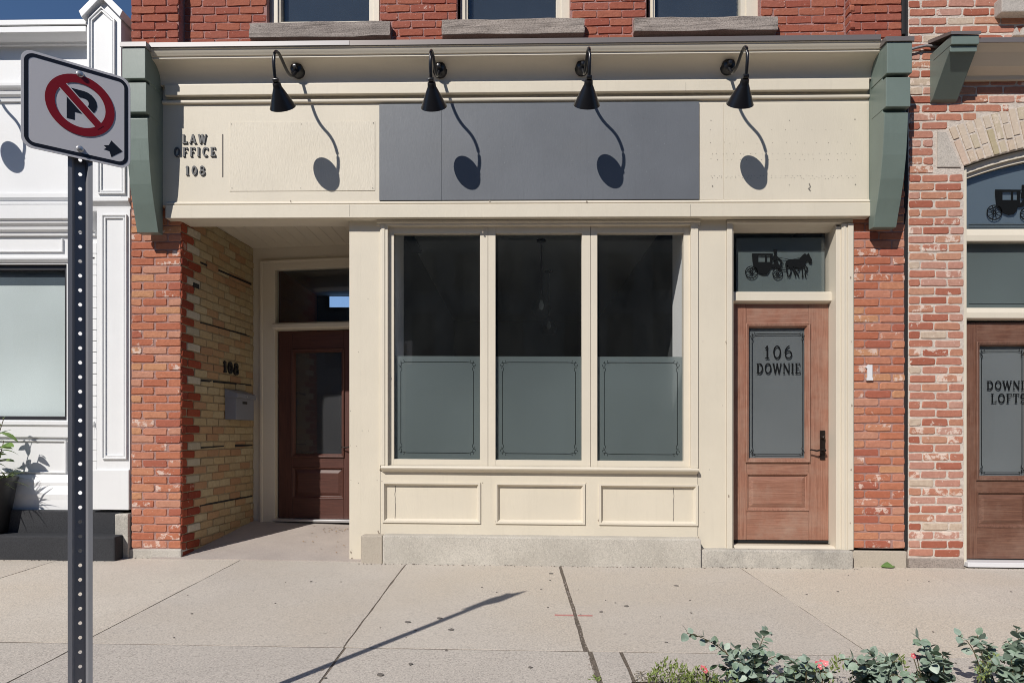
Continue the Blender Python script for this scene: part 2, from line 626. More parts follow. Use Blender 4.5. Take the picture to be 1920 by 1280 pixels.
M['brick_pale'] = brick_mat('pale_arch_brick', [(0.57, 0.46, 0.36), (0.59, 0.49, 0.395), (0.45, 0.38, 0.25), (0.59, 0.45, 0.36), (0.53, 0.45, 0.34), (0.57, 0.48, 0.39)], (0.66, 0.56, 0.47), 0.66, dirt=0.2)
M['mortar_pink'] = mortar_mat('pink_mortar', (0.42, 0.255, 0.225))
M['mortar_up'] = mortar_mat('red_wash_mortar', (0.42, 0.24, 0.22))
M['mortar_grey'] = mortar_mat('pale_grey_mortar', (0.68, 0.60, 0.53))
M['mortar_yel'] = mortar_mat('brown_mortar', (0.37, 0.30, 0.20))
M['door'] = wood('weathered_door_wood', (0.345, 0.170, 0.115), (0.215, 0.095, 0.062), worn=0.55)
M['door_h'] = wood('weathered_door_wood_rail', (0.345, 0.170, 0.115), (0.215, 0.095, 0.062), True, worn=0.55)
M['door_red'] = wood('mahogany_door_wood', (0.088, 0.030, 0.020), (0.05, 0.016, 0.011))
M['door_red_h'] = wood('mahogany_door_wood_rail', (0.088, 0.030, 0.020), (0.05, 0.016, 0.011), True)
M['door_brown'] = wood('brown_door_wood', (0.19, 0.092, 0.06), (0.10, 0.043, 0.028), worn=0.25)
M['door_brown_h'] = wood('brown_door_wood_rail', (0.19, 0.092, 0.06), (0.10, 0.043, 0.028), True, worn=0.25)
M['glass'] = glass_mat('window_glass', (0.98, 0.985, 0.985))
M['glass_dark'] = glass_mat('upper_window_glass', (0.93, 0.95, 0.95))
M['frost'] = frost_mat('frosted_film', (0.235, 0.285, 0.29), (0.78, 0.84, 0.82), 0.22, 0.30)
M['frost_grey'] = frost_mat('grey_frosted_film', (0.195, 0.212, 0.222), (0.35, 0.42, 0.42), 0.2)
M['frost_shade_blue'] = frost_mat('bluish_film_and_shade', (0.125, 0.16, 0.19), (0.35, 0.42, 0.42), 0.2)  # film tint; also colours the lintel shade on the left window
M['blind'] = frost_mat('pale_window_film', (0.72, 0.80, 0.80), (0.5, 0.5, 0.5), 0.1)
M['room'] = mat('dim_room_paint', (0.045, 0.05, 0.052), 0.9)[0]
M['room_ceil'] = mat('grey_ceiling_paint', (0.40, 0.43, 0.43), 0.9)[0]
M['shade'] = frost_mat('reflection_tone', (0.042, 0.052, 0.072), (0.1, 0.1, 0.1), 0.1)  # blue-grey tone in place of reflections in the upper panes
M['room_white'] = mat('white_reveal_paint', (0.90, 0.90, 0.89), 0.7)[0]
M['room_floor'] = mat('dark_floor_boards', (0.03, 0.022, 0.016), 0.6)[0]
M['oak'] = mat('oak_floor', (0.16, 0.13, 0.10), 0.5)[0]
M['galv'] = mat('galvanised_steel', (0.27, 0.275, 0.30), 0.5, 0.3)[0]
M['mail'] = mat('grey_mailbox_metal', (0.24, 0.25, 0.29), 0.45, 0.2)[0]
M['num_white'] = mat('white_number_paint', (0.70, 0.70, 0.72), 0.4)[0]
M['sign_white'] = mat('reflective_white_sheeting', (0.66, 0.65, 0.68), 0.45)[0]
M['sign_red'] = mat('sign_red_ink', (0.24, 0.004, 0.010), 0.4)[0]
M['sign_black'] = mat('sign_black_ink', (0.008, 0.009, 0.016), 0.4)[0]
M['soil'] = concrete('garden_soil', (0.06, 0.042, 0.03), (0.03, 0.02, 0.015), 0.8, 0.8, bstr=1.0)
M['asphalt'] = concrete('asphalt', (0.055, 0.055, 0.057), (0.04, 0.04, 0.042), 0.6, 0.5)
M['euca'] = leaf_mat('eucalyptus_leaf', [(0.17, 0.235, 0.18), (0.26, 0.335, 0.27), (0.15, 0.22, 0.14), (0.34, 0.41, 0.345)])
M['stem'] = mat('green_brown_stem', (0.12, 0.10, 0.05), 0.7)[0]
M['leaf_dark'] = leaf_mat('glossy_dark_leaf', [(0.035, 0.075, 0.03), (0.06, 0.11, 0.045), (0.045, 0.085, 0.05)], 0.35)
M['leaf_lime'] = leaf_mat('lime_leaf', [(0.15, 0.21, 0.045), (0.21, 0.26, 0.08), (0.11, 0.155, 0.04)])
M['leaf_bright'] = leaf_mat('bright_green_leaf', [(0.12, 0.21, 0.035), (0.19, 0.29, 0.07), (0.09, 0.16, 0.03)])
M['leaf_fallen'] = leaf_mat('fallen_leaf_green', [(0.11, 0.19, 0.05), (0.15, 0.23, 0.07)])
M['petal'] = leaf_mat('pink_petal', [(0.60, 0.10, 0.13), (0.66, 0.22, 0.22), (0.55, 0.07, 0.10)])
M['petal_eye'] = mat('pale_flower_eye', (0.75, 0.55, 0.5), 0.6)[0]
M['pot'] = mat('black_plastic_pot', (0.012, 0.012, 0.013), 0.45)[0]
M['litter'] = mat('dry_leaf_crumbs', (0.30, 0.19, 0.09), 0.8)[0]
M['bare_wood'] = mat('bare_grey_wood', (0.30, 0.25, 0.20), 0.8)[0]
M['redpaint'] = mat('red_survey_paint', (0.47, 0.21, 0.19), 0.8)[0]
M['gum'] = mat('dark_gum_spots', (0.15, 0.135, 0.12), 0.8)[0]
M['bulb_glass'] = glass_mat('pendant_glass', (0.8, 0.85, 0.85))
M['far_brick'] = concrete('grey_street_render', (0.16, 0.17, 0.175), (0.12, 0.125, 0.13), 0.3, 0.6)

# ------------------------------------------------------------------ helpers: bricks
BRICKS = {}


def brick_mesh(l, h, k):
    key = (round(l, 2), round(h, 3), k)
    if key in BRICKS:
        return BRICKS[key]
    rng = random.Random(hash((int(key[0] * 1000), int(key[1] * 1000), k)))
    l, h = key[0], key[1]
    c = min(0.008, h * 0.16)
    j = lambda a: rng.uniform(-a, a)
    q = lambda: c * rng.uniform(0.3, 1.9)
    base = [(q(), 0), (l * rng.uniform(.3, .7), 0), (l - q(), 0), (l, q()), (l, h - q()), (l - q(), h), (l * rng.uniform(.3, .7), h), (q(), h), (0, h - q()), (0, q())]
    out = [(x + j(0.003), z + j(0.0028)) for x, z in base]
    cx, cz = l / 2, h / 2
    b = 0.0045
    inn = [(x + (b if x < cx - 1e-3 else -b if x > cx + 1e-3 else 0) + j(0.001), z + (b if z < cz else -b) + j(0.001)) for x, z in out]
    n = 10
    vs = [(x, j(0.0012), z) for x, z in inn] + [(x, 0.004 + abs(j(0.001)), z) for x, z in out] + [(x, 0.035, z) for x, z in out]
    fs = [tuple(range(n))]
    for r in (0, n):
        fs += [(r + i, r + n + i, r + n + (i + 1) % n, r + (i + 1) % n) for i in range(n)]
    me = bpy.data.meshes.new('brick')
    me.from_pydata(vs, [], fs)
    BRICKS[key] = me
    return me


def brick_obj(name, me, m, parent, x, y, z, rot, tilt=0.0):
    o = bpy.data.objects.new(name, me)
    COL.objects.link(o)
    if not me.materials:
        me.materials.append(m)
    o.material_slots[0].link = 'OBJECT'
    o.material_slots[0].material = m
    off = ROOT.get(parent.name, Vector((0, 0, 0)))
    o.parent = parent
    o.location = (x - off.x, y - off.y, z - SLOPE * (x - off.x) - off.z)
    o.rotation_euler = (0, tilt, rot)
    return o


def lay(parent, org, rot, ulen, z0, z1, m, row=0.0705, L=0.217, J=0.012, rows=None, intervals=None, mat_fn=None, phase=0.0,
        m_join=None, name='brick', rough=1.0):
    """courses of single bricks on the wall line that starts at org and runs along rot; bricks outside the photo are joined."""
    ca, sa = math.cos(rot), math.sin(rot)
    rng = random.Random(int(abs(org[0]) * 1000) + int(z0 * 100) + 3)
    joined_v, joined_f = [], []
    i = 0
    z = z0
    cnt = 0
    while z < z1 - 0.03:
        h = min(row, z1 - z) - J
        if rows:
            seq = rows[i % len(rows)]
            cuts = [0]
            for s in seq:
                cuts.append(cuts[-1] + s)
            bricks = list(zip(cuts, cuts[1:]))
        else:
            st = -phase - (L / 2 if i % 2 else 0) + rng.uniform(-0.012, 0.012)
            bricks = []
            u = st
            while u < ulen:
                bricks.append((u, u + L))
                u += L
        ivs = intervals(z, z + h) if intervals else [(0, ulen)]
        for a, b in bricks:
            for s, e in ivs:
                a2, b2 = max(a, s), min(b, e)
                if b2 - a2 < 0.045:
                    continue
                l = b2 - a2 - J
                u = a2 + J / 2
                dy = rng.uniform(-0.0025, 0.002) * rough
                zz = z + rng.uniform(-0.0015, 0.0015) * rough
                x = org[0] + ca * u - sa * dy
                y = org[1] + sa * u + ca * dy
                me = brick_mesh(l, h, rng.randrange(5))
                px, py = proj(x, y, zz)
                px2, py2 = proj(x + ca * l, y + sa * l, zz + h)
                seen = max(px, px2) > -4 and min(px, px2) < 1924 and py2 < 1284 and py > -4
                mm = mat_fn(i, (a2 + b2) / 2, l) if mat_fn else m
                if mm is None:
                    continue
                if seen or m_join is None:
                    brick_obj(name, me, mm, parent, x, y, zz, rot, rng.uniform(-0.004, 0.004) * rough)
                    cnt += 1
                else:
                    nb = len(joined_v)
                    for v in me.vertices:
                        joined_v.append((x + ca * v.co.x - sa * v.co.y, y + sa * v.co.x + ca * v.co.y, zz + v.co.z))
                    joined_f += [tuple(q + nb for q in p.vertices) for p in me.polygons]
        i += 1
        z += row
    if joined_v:
        mb = MB()
        mb.v, mb.f = joined_v, joined_f
        mb.build('brick_courses', m_join, parent, kind='stuff')
    return cnt


def hole_rows(x0, x1, holes):
    """allowed stretches (as offsets from x0) of a course, around rectangular holes."""
    def fn(za, zb):
        ivs = [(0.0, x1 - x0)]
        for a, b, c, d in holes:
            if zb > c + 0.012 and za < d - 0.012:
                n = []
                for s, e in ivs:
                    if b - x0 <= s or a - x0 >= e:
                        n.append((s, e))
                        continue
                    if a - x0 > s: n.append((s, a - x0))
                    if b - x0 < e: n.append((b - x0, e))
                ivs = n
        return ivs
    return fn


# ------------------------------------------------------------------ helpers: lettering
def arc(cx, cy, rx, ry, a0, a1, n=14):
    return [(cx + rx * math.cos(R(a0 + (a1 - a0) * i / n)), cy + ry * math.sin(R(a0 + (a1 - a0) * i / n))) for i in range(n + 1)]


def glyph(ch, T, S):
    st, w = [], 0.7
    sb = lambda x, y, hw=0.15: st.append(([(x - hw, y), (x + hw, y)], S))
    h = S / 2
    if ch == 'L':
        st += [([(.16, 0), (.16, 1)], T), ([(0, h), (.62, h)], S), ([(.6, 0), (.6, .26)], S)]; sb(.16, 1 - h); w = .68
    elif ch == 'A':
        st += [([(.06, 0), (.40, 1)], S * 1.1), ([(.38, 1), (.74, 0)], T), ([(.18, .32), (.62, .32)], S)]; sb(.06, h, .13); sb(.74, h, .17); w = .86
    elif ch == 'W':
        st += [([(.06, 1), (.28, 0)], T), ([(.28, 0), (.53, 1)], S * 1.1), ([(.50, 1), (.76, 0)], T), ([(.76, 0), (1.0, 1)], S * 1.1)]; sb(.06, 1 - h, .14); sb(1.0, 1 - h, .12); w = 1.1
    elif ch == 'O':
        st += [(arc(.42, .5, .42 - T / 2, .5 - S / 2, 0, 360, 24), T * .85)]; w = .86
    elif ch == '0':
        st += [(arc(.36, .5, .36 - T / 2, .5 - S / 2, 0, 360, 24), T * .85)]; w = .74
    elif ch == 'F':
        st += [([(.16, 0), (.16, 1)], T), ([(0, 1 - h), (.6, 1 - h)], S), ([(.58, 1), (.58, .76)], S), ([(.16, .52), (.48, .52)], S)]; sb(.16, h); w = .64
    elif ch == 'E':
        st += [([(.16, 0), (.16, 1)], T), ([(0, 1 - h), (.6, 1 - h)], S), ([(0, h), (.62, h)], S), ([(.58, 1), (.58, .78)], S), ([(.60, 0), (.60, .24)], S), ([(.16, .52), (.48, .52)], S)]; w = .68
    elif ch == 'I':
        st += [([(.15, 0), (.15, 1)], T)]; sb(.15, h); sb(.15, 1 - h); w = .32
    elif ch == 'C':
        st += [(arc(.42, .5, .42 - T / 2, .5 - S / 2, 48, 312, 20), T * .85), ([(.70, .95), (.70, .70)], S)]; w = .76
    elif ch == 'D':
        st += [([(.16, 0), (.16, 1)], T), ([(0, h), (.36, h)], S), ([(0, 1 - h), (.36, 1 - h)], S), (arc(.34, .5, .46 - T / 2, .5 - S / 2, -90, 90, 14), T * .85)]; w = .84
    elif ch == 'N':
        st += [([(.1, 0), (.1, 1)], S * 1.1), ([(.08, 1), (.72, 0)], T), ([(.72, 0), (.72, 1)], S * 1.1)]; sb(.1, h, .12); sb(.72, 1 - h, .12); w = .84
    elif ch == 'T':
        st += [([(.36, 0), (.36, 1)], T), ([(0, 1 - h), (.72, 1 - h)], S), ([(.02, 1), (.02, .76)], S), ([(.70, 1), (.70, .76)], S)]; sb(.36, h); w = .74
    elif ch == 'S':
        st += [(arc(.30, .74, .25, .24, 20, 255, 12) + arc(.30, .27, .27, .25, 100, -160, 14), T * .75)]; w = .62
    elif ch == '1':
        st += [([(.22, 0), (.22, 1)], T), ([(.04, .78), (.22, .96)], S * 1.2)]; sb(.22, h, .18); w = .46
    elif ch == '8':
        st += [(arc(.34, .74, .27 - S / 3, .25 - S / 3, 0, 360, 18), T * .75), (arc(.34, .27, .34 - S / 3, .28 - S / 3, 0, 360, 18), T * .75)]; w = .7
    elif ch == '6':
        st += [(arc(.36, .31, .34 - T / 2.4, .31 - S / 2, 0, 360, 20), T * .75), (arc(.52, .40, .52 - T / 2.4, .58, 180, 98, 12), T * .8)]; w = .74
    return st, w


def text(s, fn, u0, u1, v0, v1, d0, d1, m, parent, T=0.2, S=0.1, gap=0.14, local=False, name='letter'):
    gl = [glyph(c, T, S) for c in s]
    tot = sum(w for _, w in gl) + gap * (len(s) - 1)
    k = (u1 - u0) / tot
    h = v1 - v0
    u = 0
    for st, w in gl:
        mb = MB()
        for q, (pts, wd) in enumerate(st):
            pp = [(u0 + (u + x) * k, v0 + y * h) for x, y in pts]
            cl = len(pts) > 4 and abs(pts[0][0] - pts[-1][0]) < 1e-4 and abs(pts[0][1] - pts[-1][1]) < 1e-4
            mb.ribbon(pp[:-1] if cl else pp, wd * (k * 0.5 + h * 0.5), fn, d0 - 0.0002 * q, d1 + 0.0002 * q, cl)
        mb.build(name, m, parent, local=local)
        u += w + gap


def front(y):
    return lambda u, v, d: (u, y - d, v)


def etched_frame(mb, fn, u0, u1, v0, v1, d0, d1, s=0.045, w=0.005):
    """thin line border with curled corners."""
    g = s * 1.35
    mb.ribbon([(u0 + g, v1), (u1 - g, v1)], w, fn, d0, d1)
    mb.ribbon([(u0 + g, v0), (u1 - g, v0)], w, fn, d0, d1)
    mb.ribbon([(u0, v0 + g * 1.3), (u0, v1 - g * 1.3)], w, fn, d0, d1)
    mb.ribbon([(u1, v0 + g * 1.3), (u1, v1 - g * 1.3)], w, fn, d0, d1)
    for cu, su in ((u0, 1), (u1, -1)):
        for cv, sv in ((v0, 1), (v1, -1)):
            def loc(pts):
                return [(cu + su * a * s, cv + sv * b * s) for a, b in pts]
            e = 0.0003
            mb.ribbon(loc(arc(.35, -.1, .32, .30, -60, 200, 12)), w * .75, fn, d0 - e, d1 + e)
            mb.ribbon(loc(arc(-.1, .45, .28, .34, -110, 190, 12)), w * .75, fn, d0 - 2 * e, d1 + 2 * e)
            mb.ribbon(loc(arc(0.0, 1.35, .22, .38, 90, -150, 10)), w * .75, fn, d0 - 3 * e, d1 + 3 * e)
            mb.ribbon(loc([(.66, .1), (.95, .02), (1.35, 0.0)]), w * .75, fn, d0 - 4 * e, d1 + 4 * e)
    return mb


def coach(mb, fn, u, v, s, d0, d1, team=True):
    """horse-drawn coach silhouette; u, v is its lower left, s metres per photo pixel."""
    P = lambda pts: [(u + a * s, v + b * s) for a, b in pts]
    e = 0.0003
    for cx, cy, r in ((11, 11, 11), (59, 8.5, 9)):
        mb.ribbon(P(arc(cx, cy, r, r, 0, 360, 24))[:-1], 1.5 * s, fn, d0, d1, True)
        mb.ribbon(P(arc(cx, cy, 2.0, 2.0, 0, 360, 10))[:-1], 2.0 * s, fn, d0 - e, d1 + e, True)
        for k in range(10):
            a = R(36 * k)
            mb.ribbon(P([(cx + 2 * math.cos(a), cy + 2 * math.sin(a)), (cx + (r - .6) * math.cos(a), cy + (r - .6) * math.sin(a))]), 0.7 * s, fn, d0 - 2 * e, d1 + 2 * e)
    # body in pieces, leaving two windows open
    mb.poly(P([(12, 42), (50, 42), (51, 45.5), (12, 46)]), fn, d0, d1)
    mb.poly(P([(13, 30), (23, 30), (23, 42), (12, 42)]), fn, d0, d1)
    mb.poly(P([(36, 30), (39, 30), (39, 42), (36, 42)]), fn, d0, d1)
    mb.poly(P([(45, 30), (49, 30), (50, 42), (45, 42)]), fn, d0, d1)
    mb.poly(P([(13, 30), (15, 19), (22, 11), (32, 7), (40, 8), (44, 13), (46, 19), (52, 19), (56, 21), (60, 17), (66, 17), (66, 21), (61, 26), (60, 31), (56, 33), (50, 25), (49, 30)]), fn, d0, d1)
    mb.ribbon(P([(5, 16), (18, 22), (30, 11)]), 1.6 * s, fn, d0 - e, d1 + e)
    mb.poly(P([(50, 33), (56, 32), (59, 38), (57, 43), (54, 44), (51, 41)]), fn, d0 - e, d1 + e)
    mb.ribbon(P(arc(54.5, 46.5, 1.7, 2.2, 0, 360, 10))[:-1], 2.2 * s, fn, d0 - 2 * e, d1 + 2 * e, True)
    mb.poly(P([(51.5, 47.5), (57.5, 47.5), (57, 53), (52, 53)]), fn, d0 - e, d1 + e)
    mb.ribbon(P([(57, 40), (66, 32), (64, 24)]), 2.4 * s, fn, d0 - 3 * e, d1 + 3 * e)
    mb.ribbon(P([(66, 20), (69, 32)]), 1.0 * s, fn, d0 - e, d1 + e)
    if team:
        mb.ribbon(P([(62, 38), (84, 34), (104, 39)]), 0.7 * s, fn, d0 - e, d1 + e)
        mb.ribbon(P([(62, 15), (78, 16)]), 1.0 * s, fn, d0 - e, d1 + e)
        mb.ribbon(P([(62, 19), (78, 20)]), 0.8 * s, fn, d0 - e, d1 + e)
        horse = [(75, 22), (74, 29), (76, 33), (80, 35), (91, 35), (99, 36), (104, 42), (109, 46), (112, 43), (116, 47), (118, 41), (122, 34), (121, 28), (117, 28), (114, 33), (111, 31), (109, 25), (107, 21), (99, 18), (91, 20), (84, 19), (79, 20)]
        mb.poly(P(horse), fn, d0, d1)
        legs = [[(77, 24), (75, 14), (78, 8), (77, 3)], [(81, 22), (84, 13), (82, 7), (80, 2)], [(84, 21), (88, 14), (91, 8), (92, 3)], [(88, 21), (92, 13), (96, 7), (98, 3)],
                [(100, 20), (97, 13), (92, 12), (94, 9)], [(104, 21), (104, 12), (105, 7), (104, 2)], [(107, 22), (110, 13), (109, 7), (111, 2)], [(109, 24), (114, 18), (111, 12), (114, 10)]]
        for k, lg in enumerate(legs):
            mb.ribbon(P(lg), 2.0 * s, fn, d0 - (k % 3) * e, d1 + (k % 3) * e)
        mb.ribbon(P([(76, 32), (74, 26), (75, 17)]), 2.2 * s, fn, d0 - 2 * e, d1 + 2 * e)
    return mb

# ================================================================== the setting: pavement, road
walk_joint = MB()
walk_joint.add([(-9, -4.22, gz(-4.22) - 0.003), (10, -4.22, gz(-4.22) - 0.003), (10, 0.3, gz(0.3) - 0.003), (-9, 0.3, gz(0.3) - 0.003),
                (-9, -4.22, -0.4), (10, -4.22, -0.4), (10, 0.3, -0.4), (-9, 0.3, -0.4)],
               [(0, 1, 2, 3), (4, 7, 6, 5), (0, 4, 5, 1), (1, 5, 6, 2), (2, 6, 7, 3), (3, 7, 4, 0)])
sidewalk = walk_joint.build('sidewalk', M['joint'])
ROOT[sidewalk.name] = Vector((0, 0, 0))
tag(sidewalk, kind='structure')


def paving(name, x0, x1, y0, y1, m, seed):
    rng = random.Random(seed)
    dz = rng.uniform(-0.001, 0.001)
    n = max(2, int((x1 - x0) / 0.12))
    k = max(2, int((y1 - y0) / 0.12))
    edge = []
    for i in range(n): edge.append((x0 + (x1 - x0) * i / n, y0))
    for i in range(k): edge.append((x1, y0 + (y1 - y0) * i / k))
    for i in range(n): edge.append((x1 - (x1 - x0) * i / n, y1))
    for i in range(k): edge.append((x0, y1 - (y1 - y0) * i / k))
    edge = [(x + rng.uniform(-.0025, .0025) + 0.004 * noise.noise(Vector((x * 3, y * 3, seed))), y + rng.uniform(-.0025, .0025)) for x, y in edge]
    cx, cy = (x0 + x1) / 2, (y0 + y1) / 2
    q = len(edge)
    c = 0.0008
    ins = [(x + (c if x < cx - (x1 - x0) * .49 else -c if x > cx + (x1 - x0) * .49 else 0), y + (c if y < cy - (y1 - y0) * .49 else -c if y > cy + (y1 - y0) * .49 else 0)) for x, y in edge]
    vs = [(x, y, gz(y) + dz) for x, y in ins] + [(x, y, gz(y) + dz - 0.0008) for x, y in edge] + [(x, y, gz(y) - 0.1) for x, y in edge]
    fs = [tuple(range(q))]
    for r in (0, q):
        fs += [(r + i, r + q + i, r + q + (i + 1) % q, r + (i + 1) % q) for i in range(q)]
    return MB().add(vs, fs).build(name, m, sidewalk)


JX = [ground(757, 1062)[0], ground(440, 1055)[0], ground(1050, 1060)[0], ground(1390, 1065)[0], ground(1830, 1110)[0], ground(120, 1046)[0]]
jB, jA, jC, jD, jE, jL = JX[1], JX[0], JX[2], JX[3], JX[4], JX[5]
JY = ground(965, 1218)[1]
gaps = [(-8.6, .01), (-7.0, .01), (-5.4, .01), (jL, .006), (jB, .009), (jA, .010), (jC, .026), (jD, .007), (jE, .005), (jE + 1.6, .008), (jE + 3.2, .01), (9.8, .01)]
for i, ((a, ga), (b, gb)) in enumerate(zip(gaps, gaps[1:])):
    paving('paving_slab', a + ga / 2, b - gb / 2, JY + 0.006, 0.2, M['walk'], i)
jF = ground(1180, 1255)[0]
gaps2 = [(-8.6, .01), (-7.0, .01), (-5.4, .01), (jL - .3, .006), (jB + .02, .011), (jA + .01, .013), (jC + .02, .028), (jF, .02), (jE - 1.2, .006), (jE + .3, .008), (jE + 2, .01), (9.8, .01)]
for i, ((a, ga), (b, gb)) in enumerate(zip(gaps2, gaps2[1:])):
    paving('paving_slab', a + ga / 2, b - gb / 2, -4.02, JY - 0.006, M['walk_grey'], 40 + i)
kerb = MB().box(-40, 40, -4.2, -4.03, -0.35, gz(-4.1) + 0.002).build('kerb', M['walk_grey'], bevel=0.01)
tag(kerb, kind='structure')
MB().box(-60, 60, -15.0, -4.2, -0.6, -0.22).build('road', M['asphalt'], kind='structure')
MB().box(-60, 60, -400, -15.0, -0.6, -0.10).build('far_pavement', M['walk_grey'], kind='structure')
MB().box(-400, 400, -400, 400, -1.4, -0.7).build('ground', M['asphalt'], kind='structure')

# marks on the pavement
x0, yq = ground(1040, 1153)
x1, _ = ground(1072, 1153)
x2, _ = ground(1081, 1154)
x3, yq2 = ground(1111, 1154)
rp = MB()
for a, b in ((x0, x1 + .01), (x2 + .008, x3)):
    n = 10
    top, bot = [], []
    for i in range(n + 1):
        u = a + (b - a) * i / n
        w = 0.011 + 0.004 * noise.noise(Vector((u * 40, 3, 1)))
        top.append((u, yq + w)); bot.append((u, yq - w))
    rp.poly(bot + top[::-1], lambda u, v, d: (u, v, gz(v) + d), 0.0015, 0.004)
rp.build('painted_line', M['redpaint'], sidewalk, label='short red survey line sprayed across the wide joint')
rng = random.Random(4)
sp = MB()
spots = [(765, 1166), (824, 1159), (846, 1180), (770, 1245), (1033, 1075), (1268, 1098), (583, 1090), (1127, 1147), (994, 1251), (712, 1265), (1175, 1136), (610, 1271), (1015, 1105), (1296, 1149)]
spots += [(rng.uniform(250, 1900), rng.uniform(1070, 1270)) for _ in range(34)]
for i, (a, b) in enumerate(spots):
    x, y = ground(a, b)
    r = rng.uniform(.010, .019) if i < 11 else rng.uniform(.003, .008)
    pts = [(x + r * (1 + .3 * rng.uniform(-1, 1)) * math.cos(t * .785), y + r * (1 + .3 * rng.uniform(-1, 1)) * math.sin(t * .785)) for t in range(8)]
    sp.poly(pts, lambda u, v, d: (u, v, gz(v) + d), 0.002, 0.0045)
sp.build('pavement_spots', M['gum'], sidewalk, kind='stuff')

# ================================================================== buildings
# ---------------------------------------------------------------- red brick building in the middle
red = thing('brick_building', 'red brick building with stone window sills above the cream storefront', 'building', (0, 0.5, 0))
xl0, xl1 = X(245, 0), X(340, 0)
xr0, xr1 = X(1597, 0), X(1697, 0)
zc = Z(965, 92, 0.0)                 # top of the storefront cornice against the wall
HT = 7.1
# lower piers
zb = Z(300, 1027, 0)
lp = MB().box(xl0 + .004, xl1 - .012, 0.007, 0.5, zb - .2, zc)
left_pier = lp.build('pier', M['mortar_pink'], red)
zp_top = Z(290, 356, 0)
w = xl1 - xl0
lay(left_pier, (xl0, 0), 0, w, zb, zp_top, M['brick_red'], rows=[[.105, .225, w - .33], [.215, w - .215]], J=.0105)
ft = MB().box(xl0 - .01, xl1 + .004, -0.012, 0.5, -.2, zb - .008)
ft.build('footing', M['plinth'], red, bevel=.01, jitter=(.006, 6))
MB().box(X(217, -.02), xl0 - .005, -0.03, 0.3, -.1, Z(230, 963, 0)).build('footing', M['step'], red, bevel=.012, jitter=(.012, 6))
zb2 = Z(1650, 1027, 0)
rpier = MB().box(xr0 + .004, xr1 - .004, 0.006, 0.5, zb2 - .2, zc).build('pier', M['mortar_pink'], red)
w = xr1 - xr0
zsp = Z(1650, 398, 0)
xs_ = X(1652, 0) - xr0
lay(rpier, (xr0, 0), 0, w, zb2, zc - .03, M['brick_red'], rows=[[.112, .225, w - .337], [.23, w - .23]],
    J=.0105, intervals=lambda a, b: [(0, w)] if b < zsp else [(xs_, w)])
MB().box(xr0 - .004, xr1 + .002, -0.02, 0.5, -.2, zb2 - .022).build('footing', M['plinth_tan'], red, bevel=.008, jitter=(.004, 6))
MB().box(xr0 + .0, xr1, 0.006, 0.3, zb2 - .022, zb2 - .002).build('footing_joint', M['seam'], red)
# seam to the neighbour
MB().box(xr1 + .001, X(1703, 0.0), 0.004, 0.4, Z(1700, 1030, 0), HT).build('party_joint', M['seam'], red, jitter=(.004, 5))
# upper wall
yw = 0.10
xp1, xp2 = X(335, 0), X(1594, 0)
wins = [(500, 712, 526, 692, 50, 40, 473, 734, 79), (857, 1069, 877, 1043, 44.5, 37, 830, 1094, 74), (1212, 1426, 1228, 1389, 41, 34, 1187, 1453, 68)]
holes = []
for a, b, c, d, e, f, g, h, k in wins:
    holes.append((X(a, yw), X(b, yw), Z((a + b) / 2, e, yw), Z((a + b) / 2, e, yw) + 1.75))
sills = []
for a, b, c, d, e, f, g, h, k in wins:
    sills.append((X(g, yw) - .005, X(h, yw) + .005, Z((g + h) / 2, k, yw), Z((g + h) / 2, e, yw)))
uw_ = slab(xp1 - .05, xp2 + .05, zc - .4, HT, yw + .006, yw + .32, holes).build('upper_wall', M['mortar_up'], red)
z_start = Z(965, 96, yw)
lay(uw_, (xp1, yw), 0, xp2 - xp1, z_start, HT - .05, M['brick_up'], intervals=hole_rows(xp1, xp2, holes + sills), m_join=M['brick_up_i'], phase=.05, J=.0075)
for a, b, nm in ((xl0, xp1, 'pilaster'), (xp2, X(1692, 0), 'pilaster')):
    pm = MB().box(a + .004, b - .004, 0.009, 0.4, zc - .02, HT).build(nm, M['mortar_up'], red)
    lay(pm, (a, 0), 0, b - a, zc - .01, HT - .05, M['brick_up'], rows=[[.10, .22, b - a - .32], [.215, b - a - .215]], m_join=M['brick_up_i'], J=.0075)
# the pilaster's return facing left, in view at the right one
rt = uw_
lay(rt, (xp2, yw), R(-90), yw + .01, zc, zc + .75, M['brick_up'], L=.2)
MB().box(xl0 - .03, X(1700, 0) + .0, -0.05, .5, HT, HT + .18).build('parapet_coping', M['stone'], red)
MB().box(X(1690, 0), X(1697, 0), -.012, .1, Z(1695, 66, 0), HT).build('downpipe', M['seam'], red, bevel=.01)
